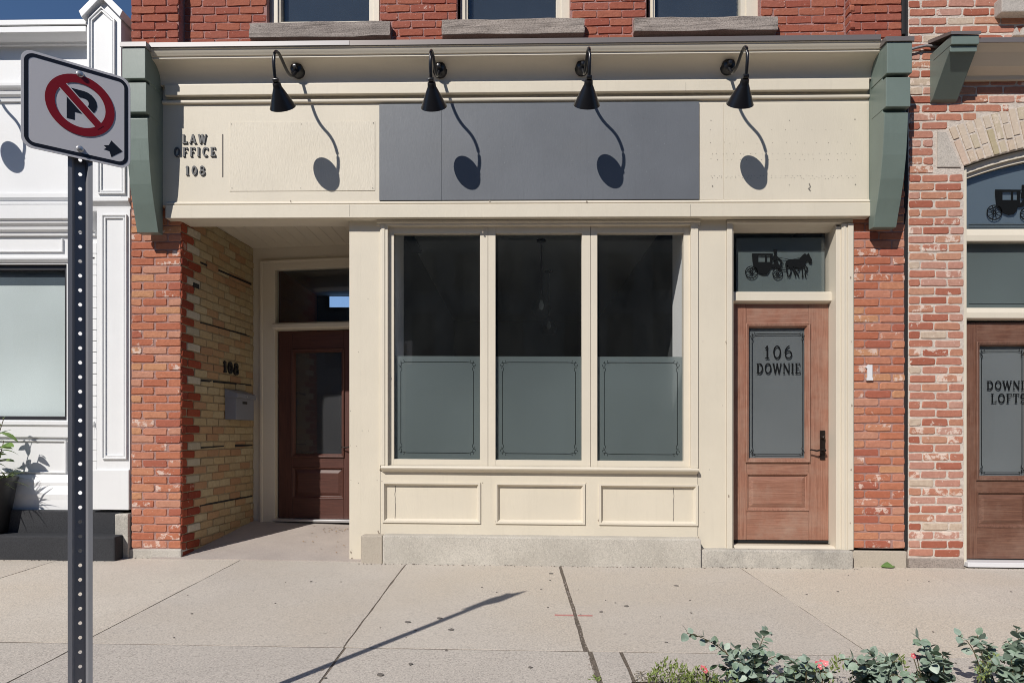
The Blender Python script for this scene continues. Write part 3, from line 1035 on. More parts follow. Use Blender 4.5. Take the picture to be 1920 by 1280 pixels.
# windows
for (a, b, c, d, e, f, g, h, k), ho, si in zip(wins, holes, sills):
    yf = yw + .085
    zt = ho[3]
    zi = Z((c + d) / 2, f, yf)
    xa, xb = X(a + 6, yf), X(b, yf) + .01
    ga, gb = X(c, yf), X(d, yf)
    wf = MB().box(xa - .01, xb + .01, yf - .03, yf + .002, ho[2] - .012, ho[2] + .028).build('window_frame', M['cream'], red, bevel=.003)
    boxes('frame_stile', M['cream'], wf, [(xa, ga, yf + .0025, yf + .09, ho[2] - .01, zt), (gb, xb, yf + .0025, yf + .09, ho[2] - .01, zt),
                                          (xa + .02, ga - .02, yf - .015, yf + .0024, ho[2] + .0285, zt - .01), (gb + .045, xb - .012, yf - .015, yf + .0024, ho[2] + .0285, zt - .01)], .003)
    boxes('frame_rail', M['cream'], wf, [(ga - .001, gb + .001, yf + .004, yf + .09, ho[2] - .01, zi), (ga - .001, gb + .001, yf + .004, yf + .09, zt - .07, zt),
                                         (ga + .0, gb - .0, yf + .012, yf + .05, zi + .8, zi + .86)], .003)
    MB().box(ga - .005, gb + .005, yf + .055, yf + .061, zi - .005, zt - .06).build('pane', M['glass_dark'], wf)
    MB().box(ga - .005, gb + .005, yf + .08, yf + .084, zi - .005, zt - .06).build('reflection_backing', M['shade'], wf)  # added sheet; its colour stands in for what the pane reflects
    st = MB()
    st.box(si[0] + .005, si[1] - .005, yw - .075, yw + .1, si[2] + .004, si[3] - .003)
    me_o = st.build('window_sill', M['stone'], wf, bevel=.006)
    bm = bmesh.new(); bm.from_mesh(me_o.data)
    bmesh.ops.subdivide_edges(bm, edges=[q for q in bm.edges if q.calc_length() > .05], cuts=7, use_grid_fill=True)
    for v in bm.verts:
        q = noise.noise_vector(v.co * 17) * .008 + noise.noise_vector(v.co * 50) * .004
        v.co += q
    bm.to_mesh(me_o.data); bm.free()
    # plain interior behind the sash
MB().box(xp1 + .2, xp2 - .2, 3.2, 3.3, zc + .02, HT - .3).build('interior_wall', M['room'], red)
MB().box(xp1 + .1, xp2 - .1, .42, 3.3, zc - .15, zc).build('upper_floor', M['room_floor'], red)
MB().box(xl0, X(1697, 0), .5, 9, HT - .3, HT - .05).build('roof', M['asphalt'], red)
MB().box(xl0 + .02, xl0 + .3, .45, 9, .0, HT).build('flank_wall', M['brick_up_i'], red)
MB().box(X(1697, 0) - .25, X(1697, 0) - .01, .45, 9, .0, HT).build('flank_wall', M['room'], red)
MB().box(xl0 + .3, X(1697, 0) - .25, 8.8, 9, .0, HT).build('back_wall', M['room'], red)

# ---------------------------------------------------------------- cream wooden storefront
sf = thing('wooden_storefront', 'cream painted wooden storefront with grey sign board and three tall panes', 'storefront', (0, 0.2, 0))
YF, YB, YT = -.07, -.095, -.12
xa, xb = X(300, YF), X(1632, YF)
R9 = 965
z_soff = Z(R9, 407, YB)
z_band = Z(R9, 382.5, YB)
z_fb = Z(R9, 376, YF)
z_ft = Z(R9, 193, YF)
z_f2 = Z(R9, 182.5, YF - .025)
z_f1 = Z(R9, 188, YF - .025)
z_b2 = Z(R9, 153.5, YT)
z_b1 = Z(R9, 173, YT)
fz = MB().box(xa, xb, YF, .13, z_fb - .03, z_b2).build('frieze', M['cream_old'], sf)
cr = MB()
cr.prism([(YB, z_soff), (YB, z_band), (YB + .008, z_band + .004), (YF + .001, z_band + .004), (YF + .001, z_band - .02), (.0, z_band - .02), (.0, z_soff)], X(310, YB), X(1633, YB))
cr.build('lower_band', M['cream_old'], sf, bevel=.003)
# bead above the band
bead = [(YF, z_band + .005), (YF - .014, z_band + .006), (YF - .02, z_band + .014), (YF - .016, z_band + .023), (YF - .004, z_fb - .003), (YF, z_fb)]
MB().prism(bead, X(314, YF), X(1632, YF)).build('bead_moulding', M['cream'], sf)
MB().prism([(YT, z_b1), (YT, z_b2), (YF, z_b2), (YF, z_b1)], X(328, YT) - .09, X(1630, YT)).build('upper_band', M['cream_old'], sf, bevel=.003)
zb3 = z_b1 - .012
MB().prism([(YF - .020, z_f1), (YF - .024, z_f1 + .008), (YF - .024, z_f2 - .004), (YF - .020, z_f2), (YF - .003, z_f2 + .003), (YF - .003, z_b1 - .001), (YF + .01, z_b1 - .001), (YF + .01, z_f1)], X(306, YF), X(1628, YF)).build('fillet_moulding', M['cream'], sf, bevel=.002)
# cove and crown
z_cr = Z(R9, 81, -.306)
z_cr2 = Z(R9, 72.5, -.306)
prof = [(YF, z_b2 + .001), (YT + .004, z_b2 + .001)]
yq0, zq0 = YT + .006, z_b2 + .015
yq1, zq1 = -.25, z_cr - .075
for i in range(11):
    t = i / 10 * math.pi / 2
    prof.append((yq0 + (yq1 - yq0) * (1 - math.cos(t)), zq0 + (zq1 - zq0) * math.sin(t)))
prof += [(-.257, zq1 + .004), (-.257, zq1 + .018), (-.268, zq1 + .022), (-.275, zq1 + .035), (-.288, zq1 + .05), (-.29, z_cr - .012), (-.298, z_cr - .010), (-.298, z_cr), (YF, z_cr)]
MB().prism(prof, X(300, YT), X(1636, YT)).build('cornice', M['cream'], sf, smooth=True)
fl = MB()
fl.prism([(-.306, z_cr - .004), (-.306, z_cr2), (yw + .02, z_cr2 + .07), (yw + .02, z_cr2 + .055), (-.30, z_cr2 - .012), (-.30, z_cr - .004)], X(279, -.306), X(1652, -.306))
fl.build('flashing', M['flash'], sf)
xq = X(655, -.306)
MB().box(X(281, -.308), xq, -.309, -.3065, z_cr - .002, z_cr2 - .002).build('flashing_strip', M['flash_light'], sf)
# grey sign board in two sheets, seam between
yg = YF - .014
zg0, zg1 = Z(R9, 374.8, yg), Z(R9, 193.5, yg)
MB().box(X(711, yg), X(827.75, yg), yg, YF, zg0, zg1).build('sign_panel', M['greypanel'], sf, bevel=.002)
MB().box(X(828.0, yg), X(1311, yg), yg, YF, zg0, zg1).build('sign_panel', M['greypanel'], sf, bevel=.002)
# old blank board beside the letters and the right boards
yo = YF - .004
MB().box(X(430, yo), X(703, yo), yo, YF + .001, Z(566, 358, yo), Z(566, 228, yo)).build('blank_board', M['cream_peel'], sf, bevel=.0015)
MB().box(X(1312, yo), X(1356.6, yo), yo + .001, YF + .001, Z(1334, 374, yo), Z(1334, 194, yo)).build('frieze_board', M['cream'], sf, bevel=.0015)
MB().box(X(1357.4, yo), X(1627, yo), yo, YF + .001, Z(1490, 374, yo), Z(1490, 194, yo)).build('frieze_board', M['cream_old'], sf, bevel=.0015)
yc_ = 0.0
# screw holes
hl = MB()
rng = random.Random(12)
hs = []
for row, n, a, b in ((243, 10, 1332, 1612), (268, 14, 1334, 1612), (288.5, 26, 1333, 1612), (299, 20, 1333, 1608), (330, 36, 1332, 1610), (334, 30, 1335, 1610)):
    for i in range(n):
        hs.append((a + (b - a) * (i + rng.uniform(-.3, .3)) / n, row + rng.uniform(-1.2, 1.2), 2.0))
hs += [(1333, 226, 3), (1480, 226, 3), (1603, 224, 4), (1336, 349, 4), (1480, 347, 3), (1604, 346, 4), (700, 231, 4), (699, 353, 4), (565, 233, 3), (564, 353, 3), (434, 233, 3), (435, 353, 3)]
for _ in range(44):
    hs.append((rng.uniform(720, 1300), rng.uniform(205, 340), 1.5))
for a, b, s in hs:
    yy = (yg if 711 < a < 1311 else yo) - .0004
    x, z = at(a, b, yy)
    hl.lathe([(s / 1000 * 1.3, 0), (s / 1000 * 1.3, .0012)], (x, yy, z), (0, -1, 0), 6)
hl.build('screw_holes', M['gum'], sf, kind='stuff')
pk = MB()
x, z = at(1517, 351, yo)
pk.ribbon([(x, z + .03), (x + .012, z), (x - .004, z - .012), (x + .012, z - .035)], .008, front(yo), .0002, .0012)
pk.build('paint_scar', M['gum'], sf)
# raised lettering
fnl = front(YF - .001)
for s, a, b, c, d in (('LAW', 343, 388, 253, 270), ('OFFICE', 327, 405, 277, 294.5), ('108', 349, 385, 312, 329)):
    zz = [Z((a + b) / 2, q, YF) for q in (d, c)]
    text(s, fnl, X(a, YF), X(b, YF), zz[0], zz[1], 0.0, .011, M['letter'], fz, T=.22, S=.13, gap=.36)
x, z = at(417.5, 252, YF)
MB().box(x - .004, x + .004, YF - .004, YF + .001, Z(417, 332, YF), z).build('divider_rule', M['gum'], sf)

nl = MB()
for a, b in ((657.5, 770), (679, 807), (691, 807), (657.5, 835), (668, 836), (658, 900), (707, 900), (660, 1030), (672, 905), (1318, 640), (1355, 760), (1330, 880), (1320, 960), (690, 560), (672, 660)):
    x, z = at(a, b, 0)
    nl.lathe([(.003, 0), (.003, .0015)], (x, .0, z), (0, -1, 0), 6)
nl.build('nail_holes', M['gum'], sf, kind='stuff')

jt = M['gum']
boxes('board_joint', jt, sf, [(X(1295, YB) - .0012, X(1295, YB) + .0012, YB - .0006, YB + .002, Z(1295, 406, YB), Z(1295, 383.5, YB)),
                              (X(1286, YT) - .001, X(1286, YT) + .001, YT - .0006, YT + .002, Z(1286, 171, YT), Z(1286, 155, YT)),
                              (X(655, YB) - .001, X(655, YB) + .001, YB - .0005, YB + .002, Z(655, 406, YB), Z(655, 384, YB)),
                              (X(713, yc_) - .0015, X(713, yc_) + .0012, yc_ - .0006, yc_ + .002, Z(713, 1004, yc_), Z(713, 880, yc_)),
                              (X(1308, yc_) - .0012, X(1308, yc_) + .0012, yc_ - .003, yc_ + .002, Z(1308, 1004, yc_), Z(1308, 886, yc_))])
wr = MB()
rg = random.Random(77)
chips = [(711, 1000), (709, 996), (712, 880), (905, 905), (1310, 1008), (658, 1035), (660, 1046), (716, 902), (1122, 975), (930, 977), (1306, 948), (1099, 906), (918, 377), (1100, 379), (905, 435), (545, 377), (1361, 640), (1366, 930), (727, 700), (1596, 640), (1595, 520), (1597, 760), (1596, 880), (1594, 980)]
for a, b in chips:
    yy = YF - .021 if b < 400 else -.0335 if a > 1580 else -.0145 if a in (727,) else -.013 if 1360 < a < 1370 else -.001
    x, z = at(a, b, yy)
    s = rg.uniform(.004, .011)
    wr.poly([(x + s * rg.uniform(.4, 1) * math.cos(t * .9), z + s * 1.6 * rg.uniform(.4, 1) * math.sin(t * .9)) for t in range(7)], front(yy), -.002, .0016)
wr.build('paint_chips', M['bare_wood'], sf, kind='stuff')

# green brackets at both ends
def bracket(xa, xb, mirror):
    p0 = -.36
    y0 = [(-.315, 222), (-.305, 260), (-.288, 300), (-.255, 345), (-.215, 382), (-.175, 412), (-.145, 436)]
    r = 270 if not mirror else 1680
    sh = 0 if not mirror else -10
    prof = [(y, Z(r, py + sh, y)) for y, py in y0]
    body = [(YF + .0, prof[-1][1])] + prof[::-1] + [(-.285, Z(r, 219 + sh, -.3)), (-.285, Z(r, 92 + sh, -.3)), (YF + .0, Z(r, 92 + sh, -.3))]
    bk = MB().prism(body, xa + .003, xb - .003).build('bracket', M['green'], sf, bevel=.003)
    MB().box(xa, xb, -.342, -.12, Z(r, 210 + sh, -.342), Z(r, 155 + sh, -.342)).build('bracket_block', M['green'], bk, bevel=.004)
    MB().box(xa - .002, xb + .002, p0, -.115, Z(r, 147 + sh, p0), Z(r, 89 + sh, p0)).build('bracket_block', M['green'], bk, bevel=.004)
    MB().prism([(p0 - .012, Z(r, 88.5 + sh, p0)), (p0 - .012, Z(r, 80 + sh, p0)), (yw, Z(r, 78 + sh, p0) + .05), (yw, Z(r, 88.5 + sh, p0))], xa - .014, xb + .014).build('bracket_cap', M['flash'] if mirror else M['flash_light'], bk)


bl1 = X(306, YF)
bracket(bl1 - .19, bl1, False)
br0 = X(1628, YF)
bracket(br0 - .0, br0 + .192, True)

# columns and window surround
yc = 0.0
zt0 = z_soff + .05
zcb = Z(680, 1050, yc)
MB().box(X(655, yc), X(677, yc), yc, .12, zcb, zt0).build('column', M['cream_old'], sf, bevel=.002)
MB().box(X(677, yc) - .001, X(713, yc), yc + .0005, .12, Z(690, 1005, yc), zt0).build('column', M['cream_old'], sf, bevel=.002)
MB().box(X(1309, yc), X(1362, yc), yc, .12, Z(1340, 1027, yc), zt0).build('column', M['cream_old'], sf, bevel=.002)
MB().box(X(1362, yc) + .001, X(1372.5, yc), yc - .012, .12, Z(1340, 1027, yc), zt0).build('door_casing', M['cream'], sf, bevel=.003)
# recess return behind the left column
MB().box(X(655, yc) + .002, X(655, yc) + .1, .12, 1.25, -.1, 3.25).build('return_panel', M['cream'], sf)
# window: casing, frame, panes
ys, yp = .028, .06
zw0 = Z(1010, 874, ys)
zw1 = Z(1010, 437, ys) + .09
zgb = Z(1010, 862, yp)
zgt = Z(1010, 439, yp)
boxes('window_casing', M['cream'], sf, [(X(713, yc) + .0005, X(727.5, yc), yc - .014, .1, zw0, z_soff - .035),
                                         (X(1295, yc), X(1308.5, yc), yc - .014, .1, zw0, z_soff - .035)], .002)
MB().box(X(716, yc), X(722, yc), yc - .022, yc - .0135, zw0 + .001, z_soff - .036).build('casing_bead', M['cream'], sf, bevel=.002)
zh = Z(1010, 421, yc)
MB().prism([(yc - .035, zh + .012), (yc - .035, zh + .03), (yc + .05, zh + .03), (yc + .05, zh - .008), (yc - .018, zh - .008), (yc - .018, zh + .01)], X(707, yc), X(1312, yc)).build('head_moulding', M['cream'], sf, bevel=.002)
wf = MB().box(X(727.5, ys), X(738.5, ys), ys, .1, zw0 + .001, zw1).build('window_frame', M['cream'], sf, bevel=.002)
# mullions in halves so that the sash joint shows
for a, b in ((900, 914.6), (915.4, 929), (1091, 1106.6), (1107.4, 1120), (1282, 1295)):
    MB().box(X(a, ys), X(b, ys), ys, .1, zw0 + .001, zw1).build('mullion', M['cream'], wf, bevel=.002)
for a, b in ((738.5, 900), (929, 1091), (1120, 1282)):
    boxes('sash_rail', M['cream'], wf, [(X(a, ys) - .002, X(b, ys) + .002, ys + .002, .1, zw0 + .001, zgb),
                                        (X(a, ys) - .002, X(b, ys) + .002, ys + .002, .1, zgt, zw1 + .01)], .002)
etx = []
for a, b in ((738.5, 900), (929, 1091), (1120, 1282)):
    ga, gb = X(a, yp) - .004, X(b, yp) + .004
    MB().box(ga, gb, yp, yp + .006, zgb - .01, zgt + .01).build('pane', M['glass'], wf)
    yfz = yp + .010
    zf = Z(1010, 668, yfz)
    MB().box(ga, gb, yfz, yfz + .002, zgb - .01, zf).build('frosted_film', M['frost'], wf)
    em = MB()
    etched_frame(em, front(yfz - .0003), X(a + 13, yfz), X(b - 12, yfz), Z(1010, 850, yfz), Z(1010, 679, yfz), 0.0, .0012, s=.046, w=.0052)
    em.build('etched_border', M['etch'], wf)
# sill
zs0 = Z(1010, 887, -.05)
MB().prism([(-.055, zw0 - .028), (-.06, zw0 - .016), (-.055, zw0 - .004), (.02, zw0 + .002), (.02, zs0), (-.004, zs0)], X(714, -.05), X(1310, -.05)).build('window_sill', M['cream'], sf, bevel=.002)
# apron with three raised-and-fielded panels
zp0, zp1 = Z(1010, 1005, .0), zs0 + .002
pan = [(718, 900), (930, 1096), (1124, 1307.5)]
yA = -.002
hh = [(X(a, yA), X(b, yA), Z(1010, 981, yA), Z(1010, 906, yA)) for a, b in pan]
slab(X(713, yA) + .002, X(1309, yA) - .002, zp0, zp1, yA, .1, hh).build('apron', M['cream_old'], sf)
for x0_, x1_, z0_, z1_ in hh:
    MB().box(x0_, x1_, yA + .022, .1, z0_, z1_).build('apron_panel', M['cream_old'], sf)
    mm = MB()
    t = .03
    def strip(p, q, r_, s_):
        mm.add([p, q, r_, s_], [(0, 1, 2, 3)])
    O = [(x0_ - .004, yA - .012, z0_ - .004), (x1_ + .004, yA - .012, z0_ - .004), (x1_ + .004, yA - .012, z1_ + .004), (x0_ - .004, yA - .012, z1_ + .004)]
    I1 = [(x0_ + .012, yA - .012, z0_ + .012), (x1_ - .012, yA - .012, z0_ + .012), (x1_ - .012, yA - .012, z1_ - .012), (x0_ + .012, yA - .012, z1_ - .012)]
    I2 = [(x0_ + t, yA + .0215, z0_ + t), (x1_ - t, yA + .0215, z0_ + t), (x1_ - t, yA + .0215, z1_ - t), (x0_ + t, yA + .0215, z1_ - t)]
    Bk = [(x, yA + .001, z) for x, y, z in O]
    mm.add(Bk + O + I1 + I2, [(r + i, r + (i + 1) % 4, r + 4 + (i + 1) % 4, r + 4 + i) for r in (0, 4, 8) for i in range(4)])
    mm.build('panel_moulding', M['cream'], sf)
ck = MB()
for px_, a, b in ((741, 910, 972), (1263, 913, 978)):
    pts = []
    for i in range(9):
        x, z = at(px_ + 1.5 * noise.noise(Vector((i * 1.3, px_, 0))), a + (b - a) * i / 8, yA + .02)
        pts.append((x, z))
    ck.ribbon(pts, .004, front(yA + .021), 0.0, .0012)
ck.build('paint_crack', M['gum'], sf)
# concrete plinth and the step at the right door
yk = -.13
zk1 = Z(1010, 1006.5, yk)
MB().box(X(717, yk), X(1315, yk), yk, .1, -.2, zk1).build('plinth', M['plinth'], sf, bevel=.012, jitter=(.004, 4))
MB().box(X(677, -.11), X(717, -.11) - .002, -.11, .1, -.2, zk1 - .006).build('plinth', M['plinth_tan'], sf, bevel=.01, jitter=(.004, 5))
yk2 = -.10
zst = Z(1450, 1031, yk2)
MB().box(X(1315, yk2) - .02, X(1600, yk2), yk2, .4, -.2, zst).build('door_step', M['step'], sf, bevel=.012, jitter=(.004, 4))

# right entrance: casing, jambs, transom
yd = .13
zdh = Z(1460, 437, yd)
boxes('door_casing', M['cream'], sf, [
    (X(1567, yc), X(1576, yc), yc - .006, .14, zst - .002, z_soff - .06),
    (X(1576, yc) + .0005, X(1587, yc), yc - .022, .1, zst - .001, z_soff - .04),
    (X(1587, yc) + .001, X(1597, yc), yc - .032, .1, zst - .0015, z_soff - .04),
    (X(1579, yc), X(1583, yc), yc - .028, -.021, zst - .0008, z_soff - .05)], .002)
MB().box(X(1554.5, yd), X(1567, yc) + .0005, yc + .004, .2, zst - .003, zdh + .05).build('door_jamb', M['cream'], sf)
MB().box(X(1372.5, yc) - .0, X(1375, yc), yc + .002, .24, zst - .003, zdh + .05).build('door_jamb', M['cream'], sf)
MB().prism([(yc - .02, z_soff - .03), (yc - .02, z_soff - .006), (.14, z_soff - .006), (.14, zdh - .0), (.10, zdh - .0), (.06, zdh + .02), (.0, zdh + .035)], X(1362, yc) + .002, X(1597, yc)).build('head_moulding', M['cream'], sf, bevel=.002)
ztb1, ztb0 = Z(1465, 547, yd - .03), Z(1465, 563, yd - .07)
MB().prism([(yd - .055, ztb0), (yd - .055, ztb1 - .012), (yd - .03, ztb1), (yd + .06, ztb1), (yd + .06, ztb0 - .03), (yd - .02, ztb0 - .012)], X(1375, .02), X(1563, .06)).build('transom_bar', M['cream'], sf, bevel=.002)
xt0, xt1 = X(1375, .02) - .01, X(1554, yd) + .01
tp = MB().box(xt0, xt1, yd, yd + .005, ztb1 - .01, zdh + .03).build('transom_pane', M['glass'], sf)
tfy = yd + .014
MB().box(X(1380, tfy), X(1546, tfy), tfy, tfy + .002, ztb1 - .02, Z(1465, 446, tfy)).build('frosted_film', M['frost'], tp)
cm = MB()
uo, vo = at(1397.5, 521.5, yd)
coach(cm, front(yd - .001), uo, vo, 1.0 * 6.0 / 1280, 0.0, .0015)
cm.build('coach_emblem', M['decal'], tp, label='black horse drawn coach silhouette on the transom glass')


# doors --------------------------------------------------------------
def make_door(parent, x, y, z, w, h, rz, wm, wh, glass_m, gz0, gz1, gx0, gx1, pz0, pz1, hinge_left=True, film_y=.013, label=None):
    """panelled door with a glazed upper half; local frame: x along the leaf, y inwards, z up."""
    off = ROOT[parent.name]
    T_ = .045
    o = MB().box(0, gx0, 0, T_, 0, h).build('door', wm, parent, bevel=.003, local=True, label=label)
    MB().box(gx1, w, 0, T_, 0, h).build('door_stile', wm, o, bevel=.003, local=True)
    o.location = (x - off.x, y - off.y, z - SLOPE * (x - off.x) - off.z)
    o.rotation_euler = (0, 0, rz)
    g = .0012
    boxes('door_rail', wh, o, [(gx0 + g, gx1 - g, .001, T_, a, b) for a, b in ((0, pz0), (pz1, gz0), (gz1, h))], .003, True)
    # bolection moulding round the glass, standing proud
    def ring(a, b, c, d, prof):
        mo = MB()
        vs, fs = [], []
        for q, yy in prof:
            vs += [(a + q, yy, c + q), (b - q, yy, c + q), (b - q, yy, d - q), (a + q, yy, d - q)]
        for k in range(len(prof) - 1):
            fs += [(4 * k + i, 4 * k + (i + 1) % 4, 4 * k + 4 + (i + 1) % 4, 4 * k + 4 + i) for i in range(4)]
        mo.add(vs, fs).build('door_moulding', wm, o, local=True)
    ring(gx0 - .012, gx1 + .012, gz0 - .012, gz1 + .012, [(0, .0), (0, -.012), (.008, -.017), (.016, -.012), (.024, -.012), (.034, .006), (.04, .02)])
    ring(gx0 - .004, gx1 + .004, pz0 - .004, pz1 + .004, [(0, .0), (.003, -.006), (.012, -.004), (.022, .012), (.028, .014)])
    p_ = MB()
    q = .028
    a, b, c, d = gx0 + q, gx1 - q, pz0 + q, pz1 - q
    e = .03
    p_.add([(a - .01, .016, c - .01), (b + .01, .016, c - .01), (b + .01, .016, d + .01), (a - .01, .016, d + .01), (a, .014, c), (b, .014, c), (b, .014, d), (a, .014, d),
            (a + e, .003, c + e), (b - e, .003, c + e), (b - e, .003, d - e), (a + e, .003, d - e)],
           [(k + i, k + (i + 1) % 4, k + 4 + (i + 1) % 4, k + 4 + i) for k in (0, 4) for i in range(4)] + [(8, 9, 10, 11)])
    p_.build('door_panel', wh, o, local=True)
    MB().box(gx0 + .02, gx1 - .02, .016, .02, gz0 + .02, gz1 - .02).build('door_glass', M['glass'], o, local=True)
    if film_y:
        MB().box(gx0 - .001, gx1 + .001, film_y + .016, film_y + .018, gz0 - .001, gz1 + .001).build('frosted_film', glass_m, o, local=True)
    # lever handle
    hx = w - .055 if hinge_left else .055
    sg = -1 if hinge_left else 1
    hz = h * .405
    hn = MB()
    hn.box(hx - .021, hx + .021, -.013, .0, hz - .13, hz + .12)
    hn.lathe([(.018, 0), (.02, .008), (.012, .022), (.006, .026)], (hx, -.012, hz + .06), (0, -1, 0), 12)
    hn.lathe([(.016, 0), (.013, .03), (.012, .045)], (hx, -.012, hz - .05), (0, -1, 0), 10)
    hn.tube([(hx, -.05, hz - .05), (hx + sg * .03, -.056, hz - .046), (hx + sg * .07, -.056, hz - .055), (hx + sg * .115, -.05, hz - .045), (hx + sg * .125, -.046, hz - .05)], .009, 8, .006)
    hn.build('handle', M['bronze'], o, local=True, bevel=.002)
    return o


zd0, zd1 = Z(1465, 1012.5, yd), Z(1465, 566, yd)
xd0, xd1 = X(1375, .02) + .004, X(1554.5, yd) - .004
dw = xd1 - xd0
dh = Z(1465, 570, yd) - zd0
zl = lambda py: Z(1465, py, yd) - zd0
door106 = make_door(sf, xd0, yd, zd0, dw, dh, 0, M['door'], M['door_h'], M['frost_grey'], zl(865), zl(609), X(1400, yd) - xd0, X(1516, yd) - xd0, zl(957), zl(888))
fd = lambda u, v, d: (u, .0155 - d, v)
lx = lambda px_: X(px_, yd + .016) - xd0
em = MB()
etched_frame(em, fd, lx(1410), lx(1505), zl(852), zl(626), 0.0, .0015, s=.036, w=.005)
em.build('etched_border', M['decal'], door106, local=True)
text('106', fd, lx(1434), lx(1486), zl(672), zl(648), 0.0, .0018, M['decal'], door106, T=.125, S=.075, gap=.3, local=True)
text('DOWNIE', fd, lx(1418.5), lx(1501), zl(700), zl(681), 0.0, .0018, M['decal'], door106, T=.155, S=.075, gap=.16, local=True)
MB().box(0, dw, .002, .04, -.022, -.003).build('door_sweep', M['blackmatte'], door106, local=True)
MB().prism([(-.02, zst - .002), (-.02, zd0 - .055), (.03, zd0 - .030), (.3, zd0 - .024), (.3, zst - .002)], xd0, xd1).build('threshold', M['cream'], sf, bevel=.002)

# recessed entrance on the left ----------------------------------------
SPL = .075
Cx, Cy = xl1 + SPL * 1.38, 1.38
rz = -math.atan(.12)
ca, sa = math.cos(rz), math.sin(rz)


def uw(px_):
    y = 1.3
    for _ in range(12):
        x = X(px_, y)
        u = (x - Cx) / ca
        y = Cy + u * sa
    return u


def uy(px_):
    return Cy + uw(px_) * sa


def zu(px_, py):
    return Z(px_, py, uy(px_))


z_ceil = Z(473, 466, 1.38)
ew = MB()
u_c, u_g, u_r = uw(492), uw(517), uw(655) + .25
z_tg1, z_tg0 = zu(585, 505), zu(585, 605)
z_db = zu(585, 973)
ew.box(-.02, u_g - .012, 0, .1, -.05, z_ceil + .1)
ew.box(u_g - .0125, u_r, .0, .1, z_tg1 + .012, z_ceil + .1)
entry = ew.build('entry_wall', M['cream'], sf, local=True)
off = ROOT[sf.name]
entry.location = (Cx - off.x, Cy - off.y, -SLOPE * (Cx - off.x) - off.z)
entry.rotation_euler = (0, 0, rz)
ec = MB()
ec.box(u_c, u_g - .0, -.022, .02, -.02, z_tg1 + .09)
ec.box(u_g + .0005, u_r, -.022, .02, z_tg1, z_tg1 + .0899)
ec.box(u_c - .012, u_c + .012, -.034, .0, -.02, z_tg1 + .10)
ec.box(u_c + .0125, u_r, -.034, .0, z_tg1 + .08, z_tg1 + .0998)
ec.build('door_casing', M['cream'], entry, local=True, bevel=.003)
tb = MB()
tb.prism([(-.045, z_tg0 - .055), (-.045, z_tg0 - .018), (-.02, z_tg0), (.08, z_tg0), (.08, z_tg0 - .075), (-.03, z_tg0 - .07)], u_g - .02, u_r)
tb.build('transom_bar', M['cream'], entry, local=True, bevel=.002)
MB().box(u_g - .01, u_r, .05, .055, z_tg0 - .01, z_tg1 + .02).build('transom_pane', M['glass'], entry, local=True)
MB().box(u_g - .02, u_r, -.03, .10, z_db - .03, z_db - .004).build('threshold', M['alu'], entry, local=True, bevel=.003)
dxw = Cx + ca * (u_g + .003) - sa * .06
dyw = Cy + sa * (u_g + .003) + ca * .06
w2 = .90
h2 = z_tg0 - .08 - z_db
off = ROOT[sf.name]
dl = lambda py: zu(585, py) - z_db
du = lambda px_: uw(px_) - u_g - .003
door108 = make_door(sf, dxw, dyw, z_db, w2, h2, rz, M['door_red'], M['door_red_h'], M['frost_grey'], dl(856), dl(655), du(544), du(544) + .57, dl(935), dl(877), film_y=0)
MB().box(du(544) + .02, du(544) + .56, .035, .04, dl(856) + .01, dl(655) - .01).build('dark_backing', M['blackframe'], door108, local=True)  # black sheet added to make the glass look dark
# ceiling boards and beam
MB().box(xl1 - .1, X(655, 0) + .1, .0, .15, z_soff + .0, z_soff + .3).build('soffit_beam', M['cream'], sf)
xx = xl1 - .05
while xx < X(655, 0) + .2:
    MB().box(xx, xx + .118, .15, 1.7, z_ceil, z_ceil + .03).build('ceiling_board', M['cream'], sf, bevel=.003)
    xx += .12
MB().box(xl1 - .1, X(655, 0) + .4, .1, 1.7, z_ceil + .03, z_ceil + .06).build('ceiling_backing', M['room'], sf)
MB().box(xl1 - .03, xl1 + .01, 1.3, 1.5, 0, z_ceil).build('corner_trim', M['cream'], sf)

# interior behind the glass
xi0, xi1 = X(655, 0) + .11, 1.5
zi0, zi1 = .2, z_ceil + .15
MB().box(xi0 - .05, 3.0, .1, 7.0, zi0 - .1, zi0).build('interior_floor', M['oak'], sf)
MB().box(-3.1, 3.1, 1.72, 7.0, zi1, zi1 + .1).build('interior_ceiling', M['room_ceil'], sf)
MB().box(xi0 - .05, 3.1, .135, 1.72, zi1, zi1 + .1).build('interior_ceiling', M['room_ceil'], sf)
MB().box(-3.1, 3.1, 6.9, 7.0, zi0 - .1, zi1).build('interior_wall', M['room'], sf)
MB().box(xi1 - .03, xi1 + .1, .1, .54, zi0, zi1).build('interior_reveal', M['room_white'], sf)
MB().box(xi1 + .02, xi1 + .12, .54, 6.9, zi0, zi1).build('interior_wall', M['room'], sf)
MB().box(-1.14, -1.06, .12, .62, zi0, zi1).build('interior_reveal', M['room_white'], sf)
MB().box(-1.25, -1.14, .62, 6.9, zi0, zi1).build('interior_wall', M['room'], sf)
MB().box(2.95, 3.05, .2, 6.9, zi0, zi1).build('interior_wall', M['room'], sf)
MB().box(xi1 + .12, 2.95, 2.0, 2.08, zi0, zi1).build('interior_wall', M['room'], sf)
hallw = slab(-3.1, -1.25, .1, zi1, 4.6, 4.7, [(X(617, 4.6), X(700, 4.6), Z(640, 576, 4.6), Z(640, 555, 4.6))]).build('hallway_wall', M['room'], sf)
em_, ent, ep = mat('blue_pane_glow', (.02, .02, .02))  # pale blue glow put into the pane in place of daylight
ep.inputs['Emission Color'].default_value = (.30, .52, .92, 1)
ep.inputs['Emission Strength'].default_value = .75
MB().box(X(617, 4.6), X(700, 4.6), 4.63, 4.64, Z(640, 576, 4.6), Z(640, 555, 4.6)).build('glow_pane', em_, sf)  # added pane whose own glow makes the bright patch behind the transom
